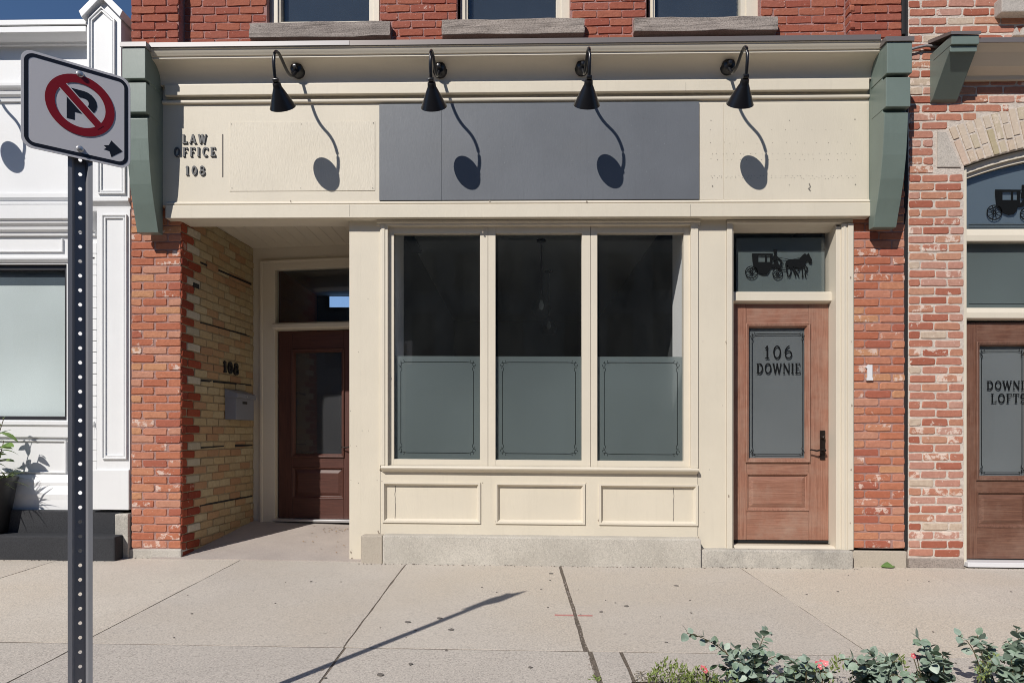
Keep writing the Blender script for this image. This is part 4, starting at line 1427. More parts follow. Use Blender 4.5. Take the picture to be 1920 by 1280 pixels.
MB().box(-3.1, -1.25, 1.5, 4.6, .05, .15).build('hallway_floor', M['room_floor'], sf)
MB().box(-3.2, -3.1, 1.6, 4.6, .1, zi1).build('hallway_wall', M['room'], sf)
MB().box(-1.14, 1.4, 3.2, 3.9, zi0, zi0 + 1.0).build('reception_counter', M['room'], sf)
for xk in (.62, .9):
    MB().box(xk, xk + .2, 6.85, 6.9, zi0 + .9, zi0 + 2.2).build('picture_frame', M['room_floor'], sf)

# entrance floor
ef = MB()
e0, e1 = gz(0) + .012, z_db - .02
ef.add([(xl1 - .25, -.04, e0 - .004), (X(655, 0) + .12, -.04, e0 - .004), (X(655, 0) + .12, 1.5, e1), (xl1 - .25, 1.5, e1), (xl1 - .25, -.04, -.2), (X(655, 0) + .12, -.04, -.2), (X(655, 0) + .12, 1.5, -.2), (xl1 - .25, 1.5, -.2)],
       [(0, 1, 2, 3), (4, 7, 6, 5), (0, 4, 5, 1), (1, 5, 6, 2), (2, 6, 7, 3), (3, 7, 4, 0)])
ef.build('entrance_floor', M['recess'], kind='structure')

lf = MB()
rg = random.Random(8)
for k in range(60):
    px_ = rg.gauss(628, 14) if k < 40 else rg.uniform(560, 650)
    py = rg.gauss(996, 3.5) if k < 40 else rg.uniform(988, 1040)
    if px_ > 652: continue
    y = 1.2
    for _ in range(25):
        zz_ = e0 + (e1 - e0) * (y + .04) / 1.54
        y = .5 * y + .5 * (EYE.z - zz_) * F_PX / (py - PY0) + .5 * EYE.y
    x = X(px_, y)
    s = rg.uniform(.004, .014)
    a = rg.uniform(0, 6.28)
    zf_ = e0 + (e1 - e0) * (y + .04) / 1.54 + .004
    lf.add([(x + s * math.cos(a + q), y + s * math.sin(a + q), zf_ + (.004 if q > 3 else 0)) for q in (0, 1.9, 3.6)], [(0, 1, 2)])
lf.build('leaf_litter', M['litter'], kind='stuff')

# yellow brick side wall of the entrance
side = thing('side_wall', 'old yellow brick side wall of the recessed entrance, red bricks at its outer edge', 'wall', (xl1, .7, 0))
tag(side, kind='thing')
rot = math.atan2(1, SPL)
sb = MB()
ln = math.hypot(1.38, 1.38 * SPL)
c_, s_ = math.cos(rot), math.sin(rot)
P_ = lambda u, d, z: (xl1 + c_ * u - s_ * d, s_ * u + c_ * d, z)
sb.add([P_(.02, .0075, -.1), P_(ln + .1, .0075, -.1), P_(ln + .1, .25, -.1), P_(.02, .25, -.1), P_(.02, .0075, 3.3), P_(ln + .1, .0075, 3.3), P_(ln + .1, .25, 3.3), P_(.02, .25, 3.3)],
       [(0, 3, 2, 1), (4, 5, 6, 7), (0, 1, 5, 4), (1, 2, 6, 5), (2, 3, 7, 6), (3, 0, 4, 7)])
sbo = sb.build('mortar_bed', M['mortar_yel'], side)
rng_s = random.Random(3)
edge_r = [rng_s.choice((.10, .13, .2)) for _ in range(80)]


def side_mat(i, u, l):
    if u < edge_r[i] + .04: return M['brick_pier_side']
    if u < .29: return M['brick_wash'] if rng_s.random() > .12 else M['brick_pier_side']
    return M['brick_yel']


lay(sbo, (xl1 + .001, .004), rot, ln, .02, z_ceil + .1, M['brick_yel'], L=.222, J=.009, mat_fn=side_mat, phase=.02, rows=None, row=.0735, rough=1.6)
MB().add([P_(.19, -.002, Z(372, 548, .3)), P_(.29, -.002, Z(372, 548, .3)), P_(.29, -.002, Z(372, 534, .3)), P_(.19, -.002, Z(372, 534, .3)), P_(.19, .02, Z(372, 548, .3)), P_(.29, .02, Z(372, 548, .3)), P_(.29, .02, Z(372, 534, .3)), P_(.19, .02, Z(372, 534, .3))],
         [(0, 1, 2, 3), (4, 7, 6, 5), (0, 4, 5, 1), (1, 5, 6, 2), (2, 6, 7, 3), (3, 7, 4, 0)]).build('missing_brick_hole', M['seam'], side)

for pa, pb, ta, tb in (((376, 492), (471, 533), .008, .011), ((376, 605), (471, 630), .005, .008), ((376, 713), (471, 722), .010, .007), ((376, 839), (420, 836), .008, .006), ((440, 835), (473, 834), .012, .009), ((376, 947), (473, 929), .008, .009)):
    gp = MB()
    q = []
    for (pxx, pyy), tt in ((pa, ta), (pb, tb)):
        y_ = .3
        for _ in range(20):
            y_ = .6 * y_ + .4 * ((X(pxx, y_) - xl1) / SPL if False else max(.1, min(1.4, (EYE.y * -1) * ((xl1 + SPL * y_) / (X(pxx, 0)) - 1))))
        u_ = y_ / s_
        z_ = Z(pxx, pyy, y_)
        q.append((u_, z_, tt))
    (u0_, za_, t0_), (u1_, zb_, t1_) = q
    gp.add([P_(u0_, -.003, za_ - t0_), P_(u1_, -.003, zb_ - t1_), P_(u1_, -.003, zb_ + t1_), P_(u0_, -.003, za_ + t0_), P_(u0_, .012, za_ - t0_), P_(u1_, .012, zb_ - t1_), P_(u1_, .012, zb_ + t1_), P_(u0_, .012, za_ + t0_)],
           [(0, 1, 2, 3), (4, 7, 6, 5), (0, 4, 5, 1), (1, 5, 6, 2), (2, 6, 7, 3), (3, 7, 4, 0)])
    gp.build('open_joint', M['seam'], side, jitter=(.004, 14))

# mailbox and house number on that wall
mbx = thing('mailbox', 'grey metal mailbox with lock, mounted on the yellow brick side wall', 'mailbox', (xl1 + .06, .95, 1.28))


def wallbox(u0, u1, d0, d1, z0, z1, tilt=0):
    return [P_(u0, d0, z0), P_(u1, d0, z0), P_(u1, d1, z0), P_(u0, d1, z0), P_(u0, d0, z1 - tilt), P_(u1, d0, z1 - tilt), P_(u1, d1, z1), P_(u0, d1, z1)]


BF = [(0, 3, 2, 1), (4, 5, 6, 7), (0, 1, 5, 4), (1, 2, 6, 5), (2, 3, 7, 6), (3, 0, 4, 7)]
zm0, zm1 = Z(425, 786, .8), Z(425, 740, .8)
MB().add(wallbox(.76, 1.15, -.115, -.003, zm0, zm1), BF).build('body', M['mail'], mbx, bevel=.004)
MB().add(wallbox(.75, 1.16, -.135, -.003, zm1 - .03, zm1 + .06, .045), BF).build('lid', M['mail'], mbx, bevel=.006)
MB().lathe([(.009, 0), (.009, .004), (.004, .005)], P_(.95, -.137, zm1 - .012), (s_, -c_, 0), 10).build('lock', M['alu'], mbx)
MB().add(wallbox(.90, 1.0, -.1165, -.114, zm1 - .085, zm1 - .06), BF).build('name_slot', M['blackmatte'], mbx)
hn = thing('house_number', 'dark metal house number 108 on the yellow bricks above the mailbox', 'house number', P_(.9, 0, 1.75))
fnw = lambda u, v, d: P_(u, -.004 - d, v)
yy0 = .74
text('108', fnw, .72, 1.02, Z(424, 700, .85), Z(424, 679, .85), 0.0, .014, M['blackmatte'], hn, T=.26, S=.15, gap=.2, name='digit')
h1 = thing('house_number', 'white metal number one screwed to the red brick pier beside the 106 door', 'house number', (X(1629, 0), 0, 1.6))
text('1', front(-.006), X(1622, 0), X(1637, 0), Z(1629, 713, 0), Z(1629, 684, 0), 0.0, .012, M['num_white'], h1, T=.3, S=.16, name='digit')

# ---------------------------------------------------------------- white building on the left
wb = thing('white_building', 'white painted building with pilaster and black framed window, left of the red bricks', 'building', (-5, .5, 0))
yl = .19
xw0 = -9.5
xw1 = X(161, yl) + .1
xe = xl0 - .012
zt = Z(80, 36, yl - .16)
RW = 80
wx0, wx1, wz0, wz1 = X(-500, yl), X(125, yl), Z(60, 788, yl), Z(60, 495, yl)
slab(xw0, xe - .05, -.1, Z(RW, 60, yl), yl, .35, [(wx0, wx1, wz0, wz1)]).build('front_wall', M['white'], wb)


def run(name, prof, a=xw0, b=None, m='white', smooth=False):
    return MB().prism(prof, a, xw1 if b is None else b).build(name, M[m], wb, smooth=smooth)


zz = lambda py, y: Z(RW, py, y)
# parapet cornice
y1_, y2_ = yl - .16, yl - .12
run('parapet_cap', [(y1_, zz(46, y1_)), (y1_, zz(37, y1_)), (yl + .3, zz(36, y1_)), (yl + .3, zz(46, y1_))])
run('parapet_cap', [(y1_ + .02, zz(49, y1_)), (y1_ + .02, zz(46, y1_) - .001), (yl, zz(46, y1_) - .001), (yl, zz(49, y1_))], m='blackmatte')
zc0 = zz(60, y1_)
cv = [(y1_, zc0), (y1_, zz(50, y1_)), (yl, zz(50, y1_))]
zlo = zz(84, yl - .03)
for i in range(9):
    t = i / 8 * math.pi / 2
    cv.append((yl - .03 - (.115) * (1 - math.sin(t)), zlo + (zc0 - .01 - zlo) * (1 - math.cos(math.pi / 2 - t)) if False else zlo + (zc0 - .01 - zlo) * (1 - i / 8)))
cv = [(y1_, zc0), (y1_, zz(50, y1_)), (yl, zz(50, y1_)), (yl, zlo), (yl - .03, zlo), (yl - .035, zlo + .02), (yl - .05, zlo + .03), (yl - .055, zlo + .06), (yl - .085, zc0 - .04), (yl - .12, zc0 - .02), (y1_ + .01, zc0)]
run('parapet_cornice', cv)
# second moulding
ya = yl - .085
za = zz(160, ya)
run('belt_moulding', [(ya, za), (ya, zz(155, ya)), (yl, zz(153, ya)), (yl, za - .11), (yl - .02, za - .11), (yl - .025, za - .075), (yl - .05, za - .06), (yl - .055, za - .03), (ya + .01, za - .015)])
# lower moulding group
yb_ = yl - .05
run('belt_moulding', [(yb_, zz(370, yb_)), (yb_, zz(363, yb_)), (yl, zz(362, yb_)), (yl, zz(380, yb_)), (yl - .02, zz(380, yb_)), (yl - .025, zz(374, yb_))])
yb2 = yl - .11
zq = zz(409, yb2)
run('shop_cornice', [(yb2, zq), (yb2, zz(384, yb2)), (yl, zz(381, yb2)), (yl, zq - .13), (yl - .025, zq - .13), (yl - .03, zq - .10), (yl - .055, zq - .085), (yl - .06, zq - .055), (yl - .085, zq - .035), (yl - .09, zq - .012)])
yt = yl - .018
xa_, xb_ = X(-300, yt), X(117, yt)
a1, a2 = zz(472, yt), zz(447, yt)
boxes('panel_moulding', M['white'], wb, [(q[0], q[1], yt, yl + .002, q[2], q[3]) for q in ((xa_, xb_, a1, a1 + .012), (xb_ - .012, xb_, a1 + .0125, a2))], .003)
run('window_head', [(yl - .03, zz(487, yl)), (yl - .03, zz(484, yl)), (yl, zz(483, yl)), (yl, zz(492, yl)), (yl - .01, zz(492, yl))])
# window
fy = yl + .03
t_ = .048
wbf = MB().box(wx1 - t_ + .01, wx1 + .002, fy, fy + .07, wz0, wz1).build('window_frame', M['blackframe'], wb, bevel=.003)
boxes('frame_rail', M['blackframe'], wbf, [(wx0, wx0 + t_, fy, fy + .07, wz0, wz1), (wx0 + t_, wx1 - t_ + .01, fy + .001, fy + .07, wz0, wz0 + t_ - .008),
                                           (wx0 + t_, wx1 - t_ + .01, fy + .001, fy + .07, wz1 - t_, wz1)], .003)
MB().box(wx0 + .02, wx1 - .02, fy + .04, fy + .046, wz0 + .02, wz1 - .02).build('pane', M['glass'], wbf)
MB().box(wx0 + .02, wx1 - .02, fy + .056, fy + .06, wz0 + .02, Z(60, 533, fy)).build('window_film', M['blind'], wbf)
MB().box(wx0 + .02, wx1 - .02, fy + .056, fy + .06, Z(60, 533, fy) + .001, wz1 - .02).build('window_film', M['frost_shade_blue'], wbf, label='lintel shade coloured as a darker blue strip along the top of the pane')  # shade under the lintel, put in as a darker film colour
# sill and base panels
ysl = yl - .05
run('window_sill', [(ysl, zz(796, ysl)), (ysl, zz(790, ysl)), (yl, zz(787, ysl)), (yl, zz(819, yl)), (yl - .03, zz(819, yl)), (yl - .032, zz(800, yl))])
b1, b2 = zz(884, yt), zz(827, yt)
xb2 = X(123, yt)
boxes('panel_moulding', M['white'], wb, [(q[0], q[1], yt, yl + .002, q[2], q[3]) for q in ((xw0, xb2, b1 - .012, b1), (xw0, xb2, b2, b2 + .012), (xb2 - .012, xb2, b1 + .0005, b2 - .0005))], .003)
run('skirting', [(yl - .02, zz(890, yl)), (yl - .05, zz(903, yl)), (yl - .05, zz(909, yl)), (yl - .075, zz(925, yl)), (yl - .075, zz(935, yl)), (yl - .085, zz(956, yl)), (yl, zz(956, yl)), (yl, zz(888, yl))])
# pilaster
yq_ = .0
gab = [(161, 30), (196, -4), (229, 30)]
zs_ = lambda px_, py: Z(px_, py, yq_)
xs1, xs2 = X(163, yq_), X(227, yq_)
pil = MB()
pl = [(xs1, zs_(195, 375)), (xs2, zs_(195, 375)), (xs2, zs_(195, 28)), ((xs1 + xs2) / 2, zs_(195, -3)), (xs1, zs_(195, 28))]
pil.poly(pl, lambda u, v, d: (u, yq_ + d, v), 0, .3)
pilo = pil.build('pilaster', M['white'], wb)
cap = MB()
cxm = (xs1 + xs2) / 2
e1_, e2_ = X(154, yq_), X(236, yq_)
zz1, zz2 = zs_(195, 27), zs_(195, -14)
th = .055
cap.poly([(e1_, zz1), (cxm, zz2), (cxm, zz2 - th * 1.35), (e1_ + .025, zz1 - th)], lambda u, v, d: (u, yq_ - .05 + d, v), 0, .45)
cap.poly([(cxm + .0005, zz2), (e2_, zz1), (e2_ - .025, zz1 - th), (cxm + .0005, zz2 - th * 1.35)], lambda u, v, d: (u, yq_ - .05 + d, v), 0, .45)
cap.build('gable_cap', M['white'], pilo, bevel=.004)


def ringmould(parent, pts, wd, y, rise):
    m = MB()
    n = len(pts)
    c = Vector((sum(p[0] for p in pts) / n, sum(p[1] for p in pts) / n))
    def inset(q):
        out = []
        for i in range(n):
            p0, p1, p2 = Vector(pts[i - 1]), Vector(pts[i]), Vector(pts[(i + 1) % n])
            t1, t2 = (p1 - p0).normalized(), (p2 - p1).normalized()
            n1, n2 = Vector((-t1.y, t1.x)), Vector((-t2.y, t2.x))
            b = (n1 + n2)
            b = b / max(.2, b.dot(n1))
            out.append(p1 + b * q)
        return out
    prof = [(0, .001), (0, -rise), (wd * .3, -rise), (wd * .45, -rise * .4), (wd * .65, -rise * .4), (wd * .75, -rise * .7), (wd, -rise * .7), (wd, .001)]
    vs, fs = [], []
    for q, dy in prof:
        vs += [(p.x, y + dy, p.y) for p in inset(q)]
    for k in range(len(prof) - 1):
        fs += [(k * n + i, k * n + (i + 1) % n, (k + 1) * n + (i + 1) % n, (k + 1) * n + i) for i in range(n)]
    m.add(vs, fs)
    return m.build('panel_moulding', M['white'], parent)


ringmould(pilo, [at(168, 142, yq_), at(217, 144, yq_), at(217, 38, yq_), at(192, 15, yq_), at(168, 38, yq_)], .028, yq_, .022)
ringmould(pilo, [at(185, 364, yq_), at(236, 364, yq_), at(236, 165, yq_), at(185, 165, yq_)], .03, yq_, .02)
xs3, xs4 = X(175, yq_), min(X(243, yq_), xe)
# the upper pilaster block stands over a narrower shaft with a capital
MB().box(X(176, yq_), xs4, yq_ + .002, .3, zs_(210, 376), zs_(210, 150)).build('pilaster_block', M['white'], wb)
MB().prism([(yq_ - .02, zs_(210, 378)), (yq_ - .02, zs_(210, 372)), (.2, zs_(210, 372)), (.2, zs_(210, 394)), (yq_ + .02, zs_(210, 394)), (yq_ + .015, zs_(210, 385))], X(171, yq_), xs4 + .002).build('pilaster_capital', M['white'], wb)
sh = MB().box(X(180, yq_), xs4 - .002, yq_ + .012, .3, zs_(210, 882), zs_(210, 390)).build('pilaster_shaft', M['white'], wb)
ringmould(sh, [at(191, 860, yq_), at(237.5, 860, yq_), at(237.5, 402, yq_), at(191, 402, yq_)], .032, yq_ + .012, .02)
MB().box(X(171, yq_), xs4, yq_ - .01, .3, zs_(210, 955), zs_(210, 880)).build('pilaster_base', M['white'], wb, bevel=.005)
# narrow rusticated strip
for k in range(24):
    py = 457 + k * 20.4
    if py > 870: break
    MB().box(X(161, yl - .03), X(181, yl - .03), yl - .03, yl + .02, Z(170, py + 19.4, yl), Z(170, py, yl)).build('rusticated_board', M['white'], wb, bevel=.003)
# black base and step
MB().box(xw0, X(228, .02), .02, .3, -.1, Z(80, 957, .02)).build('base_course', M['blackstep'], wb, bevel=.01, jitter=(.004, 3))
zk_ = Z(80, 1004, -.15)
MB().box(xw0, X(215, -.15), -.15, .18, -.2, zk_).build('base_step', M['blackstep'], wb, bevel=.015, jitter=(.005, 3))
MB().box(xw0, xe, .35, 8, zz(60, yl) - .5, zz(60, yl) - .3).build('roof', M['asphalt'], wb)
MB().box(xw0, xe - .05, .35, .45, -.1, wz0 - .2).build('inner_wall', M['room'], wb)
MB().box(xw0, xe - .1, 1.4, 1.5, -.1, zz(60, yl)).build('inner_wall', M['room'], wb)
MB().box(xe - .12, xe - .05, .35, 8, -.1, zz(60, yl)).build('flank_wall', M['white'], wb)

# ---------------------------------------------------------------- orange brick building on the right
ob = thing('brick_building', 'orange brick building with pale arch over the brown glazed door at the far right', 'building', (5, .5, 0))
xo0 = X(1703, 0)
xo1 = 9.0
oc = at(2080, 994, 0)
orr = Vector(at(2080, 994, 0)) - Vector(at(1802, 314, 0))
ri = orr.length
ro = ri + .355
xop0 = X(1808, 0)
xop1 = 2 * oc[0] - xop0
zspr = Z(1808, 318, 0)
zo = Z(1750, 1043, 0)


def arch_ivs(za, zb_):
    zm = (za + zb_) / 2
    if zm < zspr:
        return [(0, xop0 - xo0), (xop1 - xo0, xo1 - xo0)]
    zsk = Z(1780, 246, 0)
    dz = zm - oc[1]
    half = math.sqrt(max(ro * ro - dz * dz, 0)) if dz < ro else 0
    lim = oc[0] - half
    if zm < zsk:
        lim = X(1753, 0)
        half = oc[0] - lim
    if half <= 0:
        return [(0, xo1 - xo0)]
    return [(0, oc[0] - half - xo0 - .006), (oc[0] + half - xo0 + .006, xo1 - xo0)]


# mortar backing with the arched opening
OW = MB()
n = 40
xs_l = [xo0] + [xop0 + (xop1 - xop0) * i / n for i in range(n + 1)] + [xo1]
for a, b in zip(xs_l, xs_l[1:]):
    m_ = (a + b) / 2
    if xop0 < m_ < xop1:
        def zat(x):
            return oc[1] + math.sqrt(max(ri * ri - (x - oc[0]) ** 2, 0)) + .004
        OW.add([(a, .005, zat(a)), (b, .005, zat(b)), (b, .3, zat(b)), (a, .3, zat(a)), (a, .005, HT), (b, .005, HT), (b, .3, HT), (a, .3, HT)], BF)
    else:
        OW.box(a, b, .005, .3, -.1, HT)
owo = OW.build('front_wall', M['mortar_grey'], ob)
lay(owo, (xo0, 0), 0, xo1 - xo0, zo, HT - .02, M['brick_or'], row=.0735, L=.222, J=.0145, intervals=arch_ivs, m_join=M['brick_or_i'], phase=.0)
MB().box(xo0, xop0 - .004, -.012, .3, -.1, zo - .012).build('footing', M['stone'], ob, bevel=.008, jitter=(.008, 9))
# voussoirs
a0 = math.degrees(math.atan2(zspr - oc[1], xop0 - oc[0]))
rng = random.Random(9)
nv = int(ri * R(2 * (a0 - 90)) / .0655)
ao = bpy.data.objects.new('arch', MB().box(oc[0] - .01, oc[0] + .01, .05, .06, oc[1] + ri + .05, oc[1] + ri + .1).mesh('arch', ROOT[ob.name]))
COL.objects.link(ao); ao.parent = ob; ROOT[ao.name] = ROOT[ob.name]; ao.data.materials.append(M['mortar_grey'])
for i in range(nv):
    t0 = a0 - (2 * (a0 - 90)) * i / nv
    t1 = a0 - (2 * (a0 - 90)) * (i + 1) / nv
    tm = R((t0 + t1) / 2)
    cuts = [(0, .115), (.115, .35)] if i % 2 else [(0, .232), (.232, .35)]
    if i % 4 == 2: cuts = [(0, .10), (.10, .235), (.235, .35)]
    for s, e in cuts:
        r0, r1 = ri + s + .005, ri + e - .005
        g = .006 / ri
        A0, A1 = R(t0) - g * 1.0, R(t1) + g * 1.0
        dy = rng.uniform(-.004, .002)
        vs = []
        for yy in (dy, .04):
            ins = .004 if yy == dy else 0
            for (rr, aa) in ((r0 + ins, A0 - ins / ri), (r0 + ins, A1 + ins / ri), (r1 - ins, A1 + ins / ri), (r1 - ins, A0 - ins / ri)):
                vs.append((oc[0] + rr * math.cos(aa) + rng.uniform(-.0015, .0015), yy, oc[1] + rr * math.sin(aa) + rng.uniform(-.0015, .0015)))
        MB().add(vs, BF if False else [(0, 1, 2, 3), (0, 4, 5, 1), (1, 5, 6, 2), (2, 6, 7, 3), (3, 7, 4, 0), (4, 7, 6, 5)]).build('arch_brick', M['brick_pale'], ao)
# skewback stone
pts = [at(1757, 313, 0), at(1801, 314, 0), at(1773, 249, 0), at(1757, 247, 0)]
sk = MB().poly(pts, lambda u, v, d: (u, d, v), -.006, .05).build('skewback_stone', M['paleston'], ob, jitter=(.003, 20))
# jambs, transoms, panes
yo_ = .11
zt1, zt0_ = Z(1860, 431, yo_), Z(1860, 455, yo_)
zt3, zt2 = Z(1860, 578, yo_), Z(1860, 598, yo_)
zobt = Z(1860, 1047, yo_)
boxes('door_jamb', M['cream'], ob, [(xop0 + .001, X(1812.5, .03), .03, .25, zobt - .03, zspr + .03), (xop1 - .03, xop1 - .001, .03, .25, zobt - .03, zspr + .03)], .002)
aw = MB()
for i in range(36):
    x0_, x1_ = [xop0 + .002 + (xop1 - xop0 - .004) * k / 36 for k in (i, i + 1)]
    def zr(x, r):
        return oc[1] + math.sqrt(max(r * r - (x - oc[0]) ** 2, 0.001))
    for (ra, rb, yy) in ((ri - .005, ri - .06, .05), (ri - .0605, ri - .095, .075)):
        aw.add([(x0_, yy, zr(x0_, rb)), (x1_, yy, zr(x1_, rb)), (x1_, .25, zr(x1_, rb)), (x0_, .25, zr(x0_, rb)), (x0_, yy, zr(x0_, ra)), (x1_, yy, zr(x1_, ra)), (x1_, .25, zr(x1_, ra)), (x0_, .25, zr(x0_, ra))], BF)
aw.build('arched_frame', M['cream'], ob)
tro = MB().prism([(yo_ - .05, zt0_), (yo_ - .05, zt0_ + .05), (yo_ - .035, zt1 - .02), (yo_ - .025, zt1), (.25, zt1), (.25, zt0_)], X(1812, .03), xop1 - .03).build('transom_bar', M['cream'], ob, bevel=.003)
MB().prism([(yo_ - .05, zt2), (yo_ - .05, zt2 + .045), (yo_ - .035, zt3 - .015), (yo_ - .025, zt3), (.25, zt3), (.25, zt2 - .02), (yo_ - .02, zt2 - .01)], X(1812, .03), xop1 - .03).build('transom_bar', M['cream'], ob, bevel=.003)
bayw = (xop1 - xop0) / 3
for k in (1, 2):
    xm = xop0 + bayw * k
    boxes('door_post', M['cream'], ob, [(xm - .03, xm + .03, yo_ - .045, .25, zobt - .03, zt2 - .001), (xm - .03, xm + .03, yo_ - .045, .25, zt3 + .001, zt0_ - .001)], .003)
pa = MB()
pts = [(xop0 + .01, zt1 - .01)] + [(xop1 - .01, zt1 - .01)] + [(xop1 - .01 - (xop1 - xop0 - .02) * i / 30, zr(xop1 - .01 - (xop1 - xop0 - .02) * i / 30, ri - .08)) for i in range(31)]
pa.poly(pts, lambda u, v, d: (u, yo_ + d, v), 0, .005)
lp_ = pa.build('lunette_pane', M['glass'], ob)
pa = MB()
pts = [(xop0 + .01, zt1 - .01)] + [(xop1 - .01, zt1 - .01)] + [(xop1 - .01 - (xop1 - xop0 - .02) * i / 30, zr(xop1 - .01 - (xop1 - xop0 - .02) * i / 30, ri - .10) + .0) for i in range(31)]
pa.poly(pts, lambda u, v, d: (u, yo_ + .016 + d, v), 0, .003)
pa.build('frosted_film', M['frost_shade_blue'], lp_)
cm = MB()
uo, vo = at(1850.5, 412, yo_)
coach(cm, front(yo_ - .001), uo, vo, 1.2 * 5.98 / 1280, 0.0, .0015, team=True)
cm.build('coach_emblem', M['decal'], lp_, label='black coach silhouette on the arched glass')
b_ = MB()
b_.ribbon([at(1816, 422, yo_), at(1990, 422, yo_)], .005, front(yo_ - .001), 0, .0012)
b_.build('etched_border', M['decal'], lp_)
MB().box(xop0 + .01, xop1 - .01, yo_, yo_ + .005, zt3 - .01, zt0_ + .01).build('transom_pane', M['glass'], ob)
sp_ = MB().box(xop0 + .01, xop1 - .01, yo_ + .03, yo_ + .033, zt3 - .01, zt0_ + .01).build('frosted_film', M['frost'], ob)
b_ = MB()
b_.ribbon([at(1816, 570, yo_), at(1990, 570, yo_)], .005, front(yo_ - .001), 0, .0012)
b_.build('etched_border', M['decal'], ob)
zo0 = zobt
dho = zt2 - .03 - zo0
zol = lambda py: Z(1860, py, yo_) - zo0
xdo = xop0 + .03
for k in range(3):
    xk = xdo + bayw * k
    wk = bayw - .06 if k else bayw - .062
    gx = X(1832, yo_) - xdo
    dk = make_door(ob, xk, yo_, zo0, wk, dho, 0, M['door_brown'], M['door_brown_h'], M['frost_grey'], zol(898), zol(643), gx, wk - gx, zol(988), zol(922), hinge_left=True)
    if k == 0:
        lxo = lambda px_: X(px_, yo_ + .016) - xdo
        em = MB()
        etched_frame(em, fd, lxo(1840), wk - (lxo(1840)), zol(886), zol(657), 0.0, .0015, s=.036, w=.005)
        em.build('etched_border', M['decal'], dk, local=True)
        text('DOWNIE', fd, lxo(1850), lxo(1932), zol(730), zol(714), 0.0, .0018, M['decal'], dk, T=.155, S=.075, gap=.16, local=True)
        text('LOFTS', fd, lxo(1858), lxo(1923), zol(755), zol(738), 0.0, .0018, M['decal'], dk, T=.155, S=.075, gap=.16, local=True)
MB().box(xop0 + .02, xop1 - .02, -.02, .3, zo0 - .05, zo0 - .01).build('threshold', M['num_white'], ob, bevel=.004)
MB().box(xop0 - .1, xop1 + .1, 1.2, 1.3, -.1, 4).build('inner_wall', M['room'], ob)
# canopy with bracket
xk0 = X(1743, 0)
yk_ = -.29
zk0, zk1_ = Z(1806, 83, yk_), Z(1806, 66, yk_)
okb = MB()
okb.prism([(.0, zk1_ + .002), (yk_ + .02, zk1_ - .0), (yk_ + .02, zk0 - .05), (yk_ + .03, Z(1800, 95, -.26)), (-.03, Z(1767, 187, -.03)), (.0, Z(1767, 190, -.03))], xk0 + .003, xk0 + .213)
ok_ = okb.build('bracket', M['green'], ob, bevel=.003)
MB().box(xk0, xk0 + .216, yk_, -.05, zk0, zk1_).build('bracket_block', M['green'], ok_, bevel=.004)
MB().prism([(yk_ - .012, zk1_ + .001), (yk_ - .012, zk1_ + .025), (.01, zk1_ + .13), (.01, zk1_ + .1)], xk0 - .012, xk0 + .225).build('bracket_cap', M['flash'], ok_)
zq1_ = Z(1880, 80, -.27)
MB().prism([(-.27, zq1_), (-.27, zq1_ + .035), (.0, zq1_ + .10), (.0, zq1_ - .175), (-.03, zq1_ - .175), (-.04, zq1_ - .145), (-.12, zq1_ - .11), (-.2, zq1_ - .04)], xk0 + .216, xo1).build('canopy', M['cream'], ob)
MB().box(xk0 + .217, xo1, -.278, -.2705, zq1_ - .002, zq1_ + .037).build('flashing', M['flash'], ob)
wsl = MB().box(X(1877, -.08), xo1 - .3, -.09, .1, Z(1890, 24, -.08), Z(1890, -6, -.08)).build('window_sill', M['paleston'], ob, bevel=.01, jitter=(.012, 9))
for k in range(3):
    x_, z_ = at(1903 + 12 * k, 62, -.01)
    MB().poly([(x_ - .026, z_ - .03), (x_ + .026, z_ - .03), (x_, z_ + .035)], front(-.004), 0, .03).build('dogtooth_ornament', M['paleston'], ob)
MB().tube([P for P in [(at(1690, 95, -.02)[0], -.02, at(1690, 95, -.02)[1])] + [(at(a, b, -.03)[0], -.03, at(a, b, -.03)[1]) for a, b in ((1707, 93), (1722, 89), (1736, 86), (1752, 87), (1765, 90))]], .011, 8).build('cable', M['flash_light'], ob, smooth=True)
MB().box(xo0, xo1, .3, 9, HT - .3, HT - .1).build('roof', M['asphalt'], ob)
MB().box(xo1 - .3, xo1 - .1, .3, 9, 0, HT - .3).build('flank_wall', M['room'], ob)

# ---------------------------------------------------------------- across the street (seen only in reflections)
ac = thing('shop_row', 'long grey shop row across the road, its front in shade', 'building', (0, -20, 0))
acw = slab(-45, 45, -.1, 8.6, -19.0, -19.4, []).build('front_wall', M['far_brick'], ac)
MB().box(-45, 45, -30, -19.4, 8.1, 8.3).build('roof', M['asphalt'], ac)
MB().box(-45.2, 45.2, -19.5, -18.8, 8.6, 8.8).build('parapet_coping', M['stone'], ac)
for k in range(16):
    x = -43 + k * 5.6
    wk_ = MB().box(x, x + 4.2, -18.99, -18.95, .4, 2.9).build('shop_window', M['blackframe'], ac)
    MB().box(x + .1, x + 4.1, -18.949, -18.94, .5, 2.8).build('pane', M['room_floor'], wk_)
    for q in (0, 1.6, 3.2):
        MB().box(x + q, x + q + .9, -18.99, -18.95, 4.0, 5.6).build('window_frame', M['room_floor'], ac)
        MB().box(x + q, x + q + .9, -18.99, -18.95, 6.4, 7.8).build('window_frame', M['room_floor'], ac)

# ================================================================== wall lamps
PROF = [(-.135, 3.075), (-.17, 3.05), (-.205, 3.015), (-.245, 2.972), (-.29, 2.945), (-.345, 2.935), (-.41, 2.948), (-.47, 2.972), (-.53, 2.992), (-.58, 2.99), (-.62, 2.968), (-.645, 2.925), (-.65, 2.87), (-.64, 2.81), (-.618, 2.758)]


